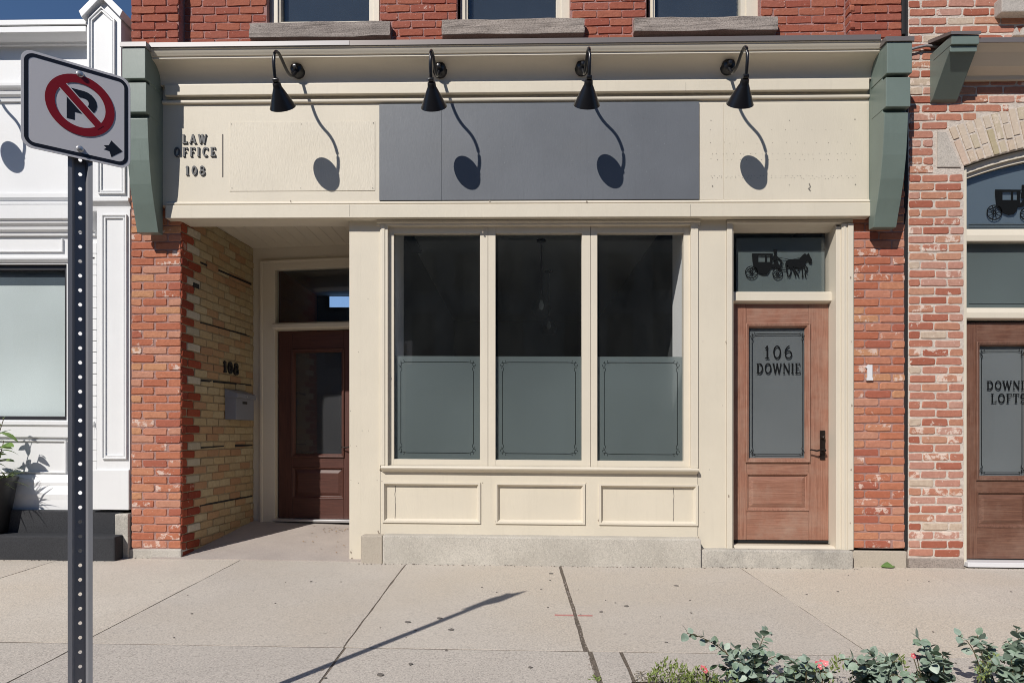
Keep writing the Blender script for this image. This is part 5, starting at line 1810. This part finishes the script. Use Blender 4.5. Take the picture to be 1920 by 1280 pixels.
def make_lamp():
    o = thing('wall_lamp', None, 'lamp', (0, 0, 0))
    pr = [(y + .135, z - 3.075) for y, z in PROF]
    dense = []
    for i in range(len(pr) - 1):
        for t in (0, .5):
            a, b = pr[i], pr[i + 1]
            dense.append((0, a[0] + (b[0] - a[0]) * t, a[1] + (b[1] - a[1]) * t))
    dense.append((0, *pr[-1]))
    for _ in range(2):
        dense = [dense[0]] + [tuple((Vector(dense[i - 1]) + 2 * Vector(dense[i]) + Vector(dense[i + 1])) / 4) for i in range(1, len(dense) - 1)] + [dense[-1]]
    MB().tube(dense, .0125, 10).build('arm', M['black'], o, smooth=True, local=True)
    MB().lathe([(.062, .03), (.062, -.006), (.056, -.012), (.052, -.044), (.046, -.054), (.022, -.062), (.015, -.085), (.0, -.087)], (0, .0, 0), (0, 1, 0), 24, False).build('wall_plate', M['black'], o, smooth=True, local=True)
    top = Vector((0, pr[-1][0], pr[-1][1]))
    ax = Vector((0, 1.0, -1)).normalized()
    kn = MB().tube([top - Vector((0, -.012, -.012)), top + ax * .035], .013, 10)
    kn.lathe([(.017, -.02), (.02, 0), (.017, .02)], tuple(top + ax * .012), (1, 0, 0), 10)
    kn.build('swivel', M['black'], o, smooth=True, local=True)
    s0 = top + ax * .03
    sd = [(.020, .0), (.031, .004), (.034, .036), (.038, .042), (.101, .178), (.104, .184), (.1, .184), (.034, .046), (.0, .044)]
    MB().lathe(sd, tuple(s0), tuple(ax), 32, False).build('lamp_shade', M['black'], o, smooth=True, local=True)
    MB().lathe([(.012, .04), (.016, .06), (.028, .1), (.026, .125), (.012, .14), (0, .142)], tuple(s0), tuple(ax), 14, False).build('bulb', M['bulb_glass'], o, smooth=True, local=True)
    return o


def copy_tree(o, parent=None):
    c = o.copy()
    COL.objects.link(c)
    c.parent = parent
    for ch in list(o.children):
        copy_tree(ch, c)
    return c


proto = make_lamp()
LL = [(559, 133, 'black gooseneck lamp above the plain cream board right of the LAW OFFICE letters'),
      (825, 132, 'black gooseneck lamp above the grey sign board, nearer the LAW OFFICE letters'),
      (1091, 128, 'black gooseneck lamp above the grey sign board, nearer the 106 door'),
      (1364, 126, 'black gooseneck lamp above the cream boards full of screw holes'),
      (-18, 131, 'black gooseneck lamp on the white building beyond the no parking sign')]
YM = -.135
SW = [R(-3), R(-2), R(1), R(-1), R(0)]
for i, (px_, py, lab) in enumerate(LL):
    o = proto if i == 0 else copy_tree(proto)
    yy = YM if i < 4 else .19
    x, z = at(px_, py, yy)
    o.location = (x, yy, z - SLOPE * x)
    o.rotation_euler = (0, 0, SW[i])
    o['label'] = lab
    o['group'] = 'gooseneck lamps along the shop fronts'

# ================================================================== no parking sign
dS = EYE.y + 2.37
sx, sz = at(148, 203, dS)
ps = thing('no_parking_sign', 'white no parking sign with arrow on a perforated steel post', 'sign', (X(151.5, dS), dS, gz(dS)))
ang = math.atan2(.20, .24)
sgn_u = Vector((math.cos(ang), math.sin(ang), 0))
sgn_n = Vector((math.sin(ang), -math.cos(ang), 0))     # faces the street
W_ = .333
ctr = Vector((*at(146, 209, dS), 0))
ctr = Vector((ctr.x, dS, ctr.y))


def SP(u, v, d):
    p = ctr + sgn_u * u + sgn_n * d + Vector((0, 0, v))
    return (p.x, p.y, p.z)


def rrect(h, r, n=8):
    pts = []
    for cx, cy, a in ((h - r, h - r, 0), (-h + r, h - r, 90), (-h + r, -h + r, 180), (h - r, -h + r, 270)):
        pts += arc(cx, cy, r, r, a, a + 90, n)
    return pts


hW = W_ / 2
plate = MB().poly(rrect(hW, .035), SP, 0, .003).build('plate', M['sign_white'], ps, bevel=.0006)
MB().ribbon(rrect(hW - .0145, .026), .012, SP, .0031, .0036, True).build('border', M['sign_black'], plate)
rc = (.008, .022)
MB().ribbon([(p[0], p[1] - 0) for p in arc(rc[0], rc[1], .092, .092, 0, 360, 48)][:-1], .029, SP, .0040, .0046, True).build('prohibition_ring', M['sign_red'], plate)
MB().ribbon([(rc[0] - .062, rc[1] + .062), (rc[0] + .062, rc[1] - .062)], .026, SP, .0048, .0053).build('prohibition_bar', M['sign_red'], plate)
MB().ribbon([(rc[0] - .067, rc[1] + .067), (rc[0] + .067, rc[1] - .067)], .033, SP, .0042, .0045).build('bar_edge', M['sign_white'], plate)
pm_ = MB()
pm_.poly([(-.042 + rc[0], -.056 + rc[1]), (-.018 + rc[0], -.056 + rc[1]), (-.018 + rc[0], .052 + rc[1]), (-.042 + rc[0], .052 + rc[1])], SP, .0031, .0036)
pm_.ribbon([(rc[0] - .03, rc[1] + .041), (rc[0] + .01, rc[1] + .041)] + arc(rc[0] + .01, rc[1] + .013, .028, .028, 90, -90, 10) + [(rc[0] - .03, rc[1] - .015)], .025, SP, .0032, .0038)
pm_.build('letter', M['sign_black'], plate)
ar = MB()
ar.poly([(.080, -.100), (.096, -.095), (.104, -.076), (.140, -.106), (.104, -.136), (.098, -.116), (.080, -.114), (.088, -.107)], SP, .0031, .0036)
ar.build('arrow', M['sign_black'], plate)
for v in (.132, -.132):
    c0 = SP(.006, v, .0038)
    MB().lathe([(.0115, 0), (.0115, .0015), (.009, .004), (.008, .008), (.003, .0095), (0, .0095)], c0, tuple(sgn_n), 14, False).build('bolt', M['alu'], ps, smooth=True)
# post: hat-shaped channel with a row of holes in the web
pa_ = Vector((X(151.5, dS), dS, 0)) - sgn_n * .012


ang2 = ang - .10
pu = Vector((math.cos(ang2), math.sin(ang2), 0))
pn = Vector((math.sin(ang2), -math.cos(ang2), 0))


def PP(u, d, z):
    p = pa_ + pu * u + pn * d
    return (p.x, p.y, z)


ztop = ctr.z + .135
zbot = gz(dS) - .1
PW = .0155
po = MB()
t = .003
prf = [(PW, -.024), (PW + .009, -.002), (PW + .0225, .0)]
for sgn in (1, -1):
    pts = [(sgn * u, d) for u, d in prf]
    pts2 = [(sgn * PW, -.024 - t), (sgn * (PW + .011), -.002 - t), (sgn * (PW + .0225), -t)]
    for (a, b, c, d) in ((pts[0], pts[1], pts2[1], pts2[0]), (pts[1], pts[2], pts2[2], pts2[1])):
        po.add([PP(*a, zbot), PP(*b, zbot), PP(*c, zbot), PP(*d, zbot), PP(*a, ztop), PP(*b, ztop), PP(*c, ztop), PP(*d, ztop)], [(0, 1, 2, 3), (4, 7, 6, 5), (0, 4, 5, 1), (1, 5, 6, 2), (2, 6, 7, 3), (3, 7, 4, 0)])
pitch = .0518
z = zbot
rh = .0068
while z < ztop - .001:
    z2 = min(z + pitch, ztop)
    zc_ = z + pitch / 2
    ou = [(PW, z), (PW, zc_), (PW, z2), (0, z2), (-PW, z2), (-PW, zc_), (-PW, z), (0, z)]
    inn = []
    for (a, b) in ou:
        th_ = math.atan2(b - zc_, a)
        inn.append((rh * math.cos(th_), zc_ + rh * math.sin(th_)))
    vs = [PP(a, -.024, b) for a, b in ou] + [PP(a, -.024, b) for a, b in inn] + [PP(a, -.027, b) for a, b in ou] + [PP(a, -.027, b) for a, b in inn]
    fs = []
    for i in range(8):
        j = (i + 1) % 8
        fs += [(i, j, 8 + j, 8 + i), (16 + i, 24 + i, 24 + j, 16 + j), (8 + i, 8 + j, 24 + j, 24 + i)]
    po.add(vs, fs)
    z += pitch
po.build('post', M['galv'], ps)

# ================================================================== planter and plants at the white building
zk2 = zk_
pot = thing('planter_pot', 'black tapered planter pot standing on the black step', 'planter', (X(-19, -.03), -.03, zk2))
xpz, ypz = X(-19, -.03), -.035
ztp = Z(20, 894, -.03)
MB().lathe([(.125, 0), (.135, .01), (.205, ztp - zk2 - .03), (.215, ztp - zk2 - .03), (.215, ztp - zk2), (.195, ztp - zk2), (.19, ztp - zk2 - .04), (0, ztp - zk2 - .05)], (xpz, ypz, zk2), (0, 0, 1), 32, False).build('body', M['pot'], pot, smooth=True)
MB().lathe([(.19, 0), (.1, .012), (0, .016)], (xpz, ypz, ztp - .052), (0, 0, 1), 18, False).build('soil', M['soil'], pot)


def leaf_mesh(name, L, Wd, m, bend=.15, fold=.12, tip=1.0, n=5):
    """pointed or round leaf blade along +x, two rows of faces."""
    vs, fs = [], []
    for i in range(n + 1):
        t = i / n
        wd = Wd / 2 * (math.sin(math.pi * min(1, t ** tip * .96 + .02))) ** .75
        z = -bend * L * t * t
        vs += [(L * t, -wd, z + fold * wd), (L * t, 0, z), (L * t, wd, z + fold * wd)]
    for i in range(n):
        for k in (0, 1):
            a = i * 3 + k
            fs.append((a, a + 1, a + 4, a + 3))
    me = bpy.data.meshes.new(name)
    me.from_pydata(vs, [], fs)
    me.materials.append(m)
    for p in me.polygons: p.use_smooth = True
    return me


def put(name, me, parent, p, direction, roll=0.0, s=1.0, up=Vector((0, 0, 1))):
    """place a leaf at world point p with its blade along direction."""
    o = bpy.data.objects.new(name, me)
    COL.objects.link(o)
    o.parent = parent
    off = ROOT[parent.name]
    d = Vector(direction).normalized()
    yv = up.cross(d)
    if yv.length < .05: yv = Vector((1, 0, 0)).cross(d)
    yv.normalize()
    zv = d.cross(yv)
    mt = Matrix((d, yv, zv)).transposed() @ Matrix.Rotation(roll, 3, 'X')
    o.rotation_euler = mt.to_euler()
    o.location = Vector(p) - off - Vector((0, 0, SLOPE * (p[0] - off.x)))
    o.scale = (s, s, s)
    return o


LM = {
    'euca': [leaf_mesh('leaf', .041, .037, M['euca'], b, f, .85) for b, f in ((.1, .1), (.25, .2), (.0, -.1))],
    'dark': [leaf_mesh('leaf', .045, .02, M['leaf_dark'], b, f) for b, f in ((.15, .25), (.3, .2))],
    'lime': [leaf_mesh('leaf', .03, .012, M['leaf_lime'], b, f) for b, f in ((.1, .2), (.25, .2))],
    'bright': [leaf_mesh('leaf', .16, .075, M['leaf_bright'], b, f) for b, f in ((.2, .25), (.4, .2))],
    'blade': [leaf_mesh('leaf', .2, .012, M['leaf_lime'], b, .3, 1, 6) for b in (.4, .8)],
    'petal': leaf_mesh('petal', .013, .012, M['petal'], .1, .1, .8, 3),
}
rng = random.Random(21)
vine = thing('leafy_plant', 'bright green broad leaved plant growing tall out of the black planter', 'plant', (xpz, ypz, ztp - .04))
stm = MB()
tips = []
for k in range(7):
    a = rng.uniform(-1.0, 1.2) if k else .2
    hgt = rng.uniform(.25, .5) if k else .56
    out = rng.uniform(.04, .16) if k else .145
    b0 = Vector((xpz + rng.uniform(-.06, .06), ypz + rng.uniform(-.05, .05), ztp - .05))
    e = b0 + Vector((math.cos(a) * out, math.sin(a) * out * .5, hgt))
    md = (b0 + e) / 2 + Vector((0, 0, .04))
    stm.tube([b0, md, e], .005, 6, .003)
    tips.append((b0, md, e))
stm.build('stem', M['stem'], vine)
for b0, md, e in tips:
    for q in range(6):
        t = .3 + .7 * q / 5
        p = b0 * (1 - t) ** 2 + 2 * md * t * (1 - t) + e * t * t
        a = rng.uniform(0, 6.28)
        put('leaf', rng.choice(LM['bright']), vine, p, (math.cos(a), math.sin(a) * .7, rng.uniform(-.3, .6)), rng.uniform(-.6, .6), rng.uniform(.5, .95) * (1 if q < 5 else .5))
tuft = thing('grassy_plant', 'tuft of thin lime green blades at the rim of the black planter', 'plant', (xpz + .1, ypz - .05, ztp - .04))
MB().lathe([(.03, 0), (.02, .03), (0, .04)], (xpz + .1, ypz - .04, ztp - .06), (0, 0, 1), 8, False).build('clump', M['leaf_lime'], tuft)
for k in range(70):
    a = rng.uniform(-2.2, 1.4)
    p = (xpz + .1 + rng.uniform(-.08, .08), ypz - .04 + rng.uniform(-.08, .06), ztp - .04)
    put('leaf', rng.choice(LM['blade']), tuft, p, (math.cos(a), math.sin(a), rng.uniform(.3, 1.8)), rng.uniform(-.3, .3), rng.uniform(.5, 1.0))

# ================================================================== planting bed at the kerb, lower right
bx0, _ = ground(1185, 1285)
MB().box(bx0, 6.0, -3.95, -2.67, -.2, gz(-2.6) + .012).build('planting_bed', M['soil'], kind='structure')


def shrub_pt(px_, py, y):
    x, z = at(px_, py, y)
    return Vector((x, y, z))


def euca_plant(label, base_px, y, stems, seed):
    """stems: list of (tip px, tip py, number of leaf pairs)."""
    rg = random.Random(seed)
    bxx = X(base_px, y)
    base = Vector((bxx, y, gz(y)))
    o = thing('eucalyptus_shrub', label, 'shrub', tuple(base), 'blue green shrubs in the kerb planting bed')
    st = MB()
    for tx, ty, n in stems:
        yy = y + rg.uniform(-.16, .14)
        e = shrub_pt(tx, ty, yy)
        b0 = base + Vector((rg.uniform(-.05, .05), rg.uniform(-.05, .05), 0))
        md = (b0 + e) / 2 + Vector((0, 0, .10)) + Vector(((b0.x - e.x) * .15, 0, 0))
        pts = []
        for i in range(9):
            t = i / 8
            pts.append(b0 * (1 - t) ** 2 + 2 * md * t * (1 - t) + e * t * t)
        st.tube(pts, .0035, 5, .0015)
        n = int(n * 1.5)
        for i in range(n):
            t = .2 + .8 * i / (n - 1)
            p = b0 * (1 - t) ** 2 + 2 * md * t * (1 - t) + e * t * t
            tg = (2 * (1 - t) * (md - b0) + 2 * t * (e - md)).normalized()
            sd = tg.cross(Vector((0, 0, 1)))
            if sd.length < .1: sd = Vector((1, 0, 0))
            sd = Matrix.Rotation(rg.uniform(0, 3.14), 3, tg) @ sd.normalized()
            sc = rg.uniform(.55, 1.2) * (1.0 if t < .8 else 1.35 - .7 * (t - .3))
            for sg in (1, -1):
                d = sd * sg + tg * rg.uniform(.2, .7) + Vector((0, -.15, rg.uniform(-.25, .25)))
                put('leaf', rg.choice(LM['euca']), o, p + sd * sg * .004, d, rg.uniform(-.9, .9), sc)
    st.build('stem', M['stem'], o)
    return o


euca_plant('blue green shrub with one long arching branch reaching over the pavement', 1400, -2.78,
           [(1288, 1186, 9), (1340, 1205, 8), (1378, 1215, 8), (1440, 1182, 9), (1420, 1215, 8), (1360, 1255, 8), (1465, 1230, 8), (1400, 1262, 8), (1445, 1256, 8), (1375, 1240, 7), (1425, 1240, 8), (1390, 1280, 7), (1432, 1284, 7)], 1)
euca_plant('low blue green shrub between the arching shrub and the pink flowers', 1490, -2.85,
           [(1478, 1235, 7), (1515, 1240, 6), (1560, 1262, 7), (1500, 1262, 7), (1455, 1270, 6), (1480, 1252, 6), (1470, 1286, 6)], 2)
euca_plant('dense low blue green shrub just behind the middle pink flowers', 1640, -2.82,
           [(1585, 1235, 8), (1630, 1222, 8), (1665, 1232, 8), (1690, 1240, 8), (1605, 1262, 8), (1655, 1262, 8), (1690, 1270, 7), (1620, 1275, 6), (1610, 1246, 8), (1645, 1244, 8), (1675, 1254, 8), (1650, 1284, 7), (1590, 1284, 6)], 3)
euca_plant('upright blue green shrub rising behind the paired pink flowers', 1765, -2.82,
           [(1722, 1196, 8), (1740, 1212, 8), (1765, 1225, 8), (1775, 1250, 8), (1715, 1262, 7), (1750, 1265, 7), (1745, 1240, 8), (1730, 1230, 7), (1700, 1284, 6), (1770, 1282, 6)], 4)
euca_plant('wispy blue green shrub with small leaves held on thin stems', 1845, -2.70,
           [(1800, 1192, 6), (1832, 1190, 6), (1850, 1206, 7), (1862, 1222, 7), (1840, 1250, 7)], 5)
euca_plant('tallest dense blue green shrub at the far end of the bed', 1910, -2.86,
           [(1905, 1178, 8), (1925, 1186, 8), (1890, 1202, 8), (1930, 1215, 8), (1895, 1235, 8), (1870, 1248, 8), (1915, 1255, 8), (1880, 1272, 7), (1940, 1240, 8), (1912, 1220, 8), (1898, 1218, 7), (1925, 1268, 7), (1900, 1284, 7)], 6)


def flower_plant(label, flowers, base_px, y, seed, n_leaf=40, spread=.13):
    rg = random.Random(seed)
    base = Vector((X(base_px, y), y, gz(y)))
    o = thing('flowering_plant', label, 'flowers', tuple(base), 'pink flowering plants in the kerb bed')
    st = MB()
    for fx, fy in flowers:
        yy = y + rg.uniform(-.03, .03)
        c = shrub_pt(fx, fy, yy)
        st.tube([base + Vector((rg.uniform(-.03, .03), rg.uniform(-.03, .03), 0)), (base + c) / 2 + Vector((0, 0, .02)), c], .002, 5)
        fn_ = Vector((rg.uniform(-.3, .3), -1, rg.uniform(.5, 1.1))).normalized()
        a_ = fn_.cross(Vector((0, 0, 1))).normalized()
        b_v = fn_.cross(a_)
        for k in range(5):
            t = R(72 * k + 10)
            put('petal', LM['petal'], o, c, a_ * math.cos(t) + b_v * math.sin(t) + fn_ * .2, 0, rg.uniform(1.0, 1.25), up=fn_)
        MB().lathe([(.0035, 0), (.003, .002), (0, .003)], tuple(c + fn_ * .001), tuple(fn_), 6, False).build('flower_eye', M['petal_eye'], o)
    st.build('stem', M['stem'], o)
    for k in range(n_leaf):
        a = rg.uniform(0, 6.28)
        r_ = rg.uniform(0, spread)
        p = base + Vector((math.cos(a) * r_, math.sin(a) * r_ * .6, rg.uniform(.0, .11)))
        put('leaf', rg.choice(LM['dark']), o, p, (math.cos(a), math.sin(a), rg.uniform(.1, .9)), rg.uniform(-.5, .5), rg.uniform(.7, 1.2))


flower_plant('single pink flower poking out beside the lime green ground cover', [(1318, 1252), (1322, 1256)], 1330, -2.76, 11, 26)
flower_plant('cluster of pink flowers on dark leaves in front of the pavement joint', [(1533, 1244), (1541, 1241), (1548, 1243), (1538, 1249)], 1540, -2.80, 12, 44)
flower_plant('pink flowers one above another among the blue green leaves', [(1712, 1229), (1719, 1231), (1742, 1235), (1749, 1256), (1758, 1258)], 1735, -2.84, 13, 40)
# ground cover
gc = MB()
rg = random.Random(5)
patches = [(1215, 1300, 1236, 1285, 420), (1285, 1345, 1250, 1285, 170), (1470, 1560, 1246, 1290, 170), (1555, 1600, 1226, 1260, 70), (1690, 1780, 1255, 1290, 120), (1830, 1900, 1228, 1285, 150), (1340, 1400, 1262, 1290, 110), (1590, 1640, 1250, 1290, 90), (1668, 1700, 1222, 1262, 60)]
for a, b, c, d, n in patches:
    for k in range(n):
        px_ = rg.uniform(a, b)
        k_ = abs((px_ - (a + b) / 2) / ((b - a) / 2))
        py = rg.uniform(c + (d - c) * .7 * k_ ** 2, d)
        p = shrub_pt(px_, py, -2.74 + rg.uniform(-.1, .1))
        dr = Vector((rg.uniform(-.6, .6), rg.uniform(-.5, .3), rg.uniform(.3, 1.2))).normalized()
        sdv = dr.cross(Vector((rg.uniform(-1, 1), rg.uniform(-1, 1), .2))).normalized()
        l, wd = rg.uniform(.014, .03), rg.uniform(.0025, .005)
        nn = len(gc.v)
        gc.add([p, p + dr * l * .5 + sdv * wd, p + dr * l, p + dr * l * .5 - sdv * wd], [(0, 1, 2, 3)])
gcm = gc.build('ground_cover', M['leaf_lime'], kind='stuff')
lt = MB()
for k in range(260):
    px_, py = rg.uniform(1190, 1330), rg.uniform(1262, 1284)
    p = shrub_pt(px_, py, -2.68)
    x, y = ground(px_, py)
    if x < bx0: continue
    p = Vector((x, y, gz(y) + .014))
    a = rg.uniform(0, 6.28)
    l = rg.uniform(.01, .03)
    d = Vector((math.cos(a), math.sin(a), rg.uniform(0, .3))) * l
    e = Vector((-math.sin(a), math.cos(a), 0)) * .003
    lt.add([p - e, p + d, p + e], [(0, 1, 2)])
lt.build('leaf_litter', M['stem'], kind='stuff')

# crumbs where the fronts meet the pavement
cb = MB()
rg = random.Random(31)
for k in range(420):
    px_ = rg.uniform(-60, 1990)
    x = X(px_, 0)
    y = -.005 - abs(rg.gauss(0, .012))
    if x > X(677, 0) and x < X(1315, 0): y -= .13
    elif x >= X(1315, 0) and x < X(1600, 0): y -= .10
    elif x < X(217, 0): y -= .15
    s = rg.uniform(.002, .007)
    cb.lathe([(s, 0), (s * .8, s * .6), (0, s * .8)], (x, y, gz(y) + .001), (0, 0, 1), 5, False)
cb.build('edge_crumbs', M['joint'], sidewalk, kind='stuff')

# fallen leaf on the pavement
xlf, ylf = ground(1664, 1064)
fl_ = bpy.data.objects.new('fallen_leaf', leaf_mesh('fallen_leaf', .13, .06, M['leaf_fallen'], .12, .55, 1.3, 7))
COL.objects.link(fl_)
fl_.location = (xlf - .06, ylf - .01, gz(ylf) + .012 - SLOPE * xlf)
fl_.rotation_euler = (R(42), R(-6), R(8))
tag(fl_, 'fresh green leaf lying on the pavement below the red pier', 'leaf')
# dirt in the wide joint
wd_ = MB()
for k in range(70):
    py = rg.uniform(1064, 1280)
    x, y = ground(1050 + (py - 1060) * .295, py)
    x = jC + rg.uniform(-.011, .011)
    s = rg.uniform(.002, .006)
    wd_.lathe([(s, 0), (s * .7, s), (0, s * 1.2)], (x, y, gz(y) - .004), (0, 0, 1), 5, False)
wd_.build('joint_pebbles', M['stone'], sidewalk, kind='stuff')
wt = thing('weed', 'small dark weed tuft in the wide pavement joint', 'plant', (*ground(1113, 1272), gz(-2.5) - .01))
pw = Vector((*ground(1113, 1272), gz(-2.6)))
MB().lathe([(.008, 0), (0, .01)], tuple(pw - Vector((0, 0, .01))), (0, 0, 1), 6, False).build('crown', M['leaf_dark'], wt)
for k in range(22):
    a = rg.uniform(0, 6.28)
    put('leaf', rg.choice(LM['lime']), wt, pw + Vector((rg.uniform(-.02, .02), rg.uniform(-.03, .03), -.005)), (math.cos(a), math.sin(a), rg.uniform(.3, 1.2)), 0, rg.uniform(.5, .9))

# pendant lights inside
for px_, ptop, pbot, yy, lab in ((1015, 440, 590, 1.6, 'clear glass pendant lamp hanging inside the middle pane'), (1029, 505, 625, 3.0, 'smaller pendant lamp hanging deeper inside the shop')):
    x, zb_ = at(px_, pbot, yy)
    p = thing('pendant_lamp', lab, 'lamp', (x, yy, zi1))
    MB().tube([(x, yy, zi1), (x, yy, zb_ + .22)], .006, 6).build('cord', M['blackmatte'], p)
    MB().lathe([(.05, 0), (.05, -.02), (.0, -.022)], (x, yy, zi1), (0, 0, 1), 14, False).build('canopy', M['blackmatte'], p)
    MB().lathe([(.02, .22), (.03, .2), (.07, .14), (.105, .07), (.09, .01), (.05, -.02), (0, -.03)], (x, yy, zb_), (0, 0, 1), 18, False).build('globe', M['bulb_glass'], p, smooth=True)
    MB().lathe([(.012, .16), (.03, .1), (.02, .06), (0, .05)], (x, yy, zb_), (0, 0, 1), 10, False).build('bulb', M['room_white'], p, smooth=True)
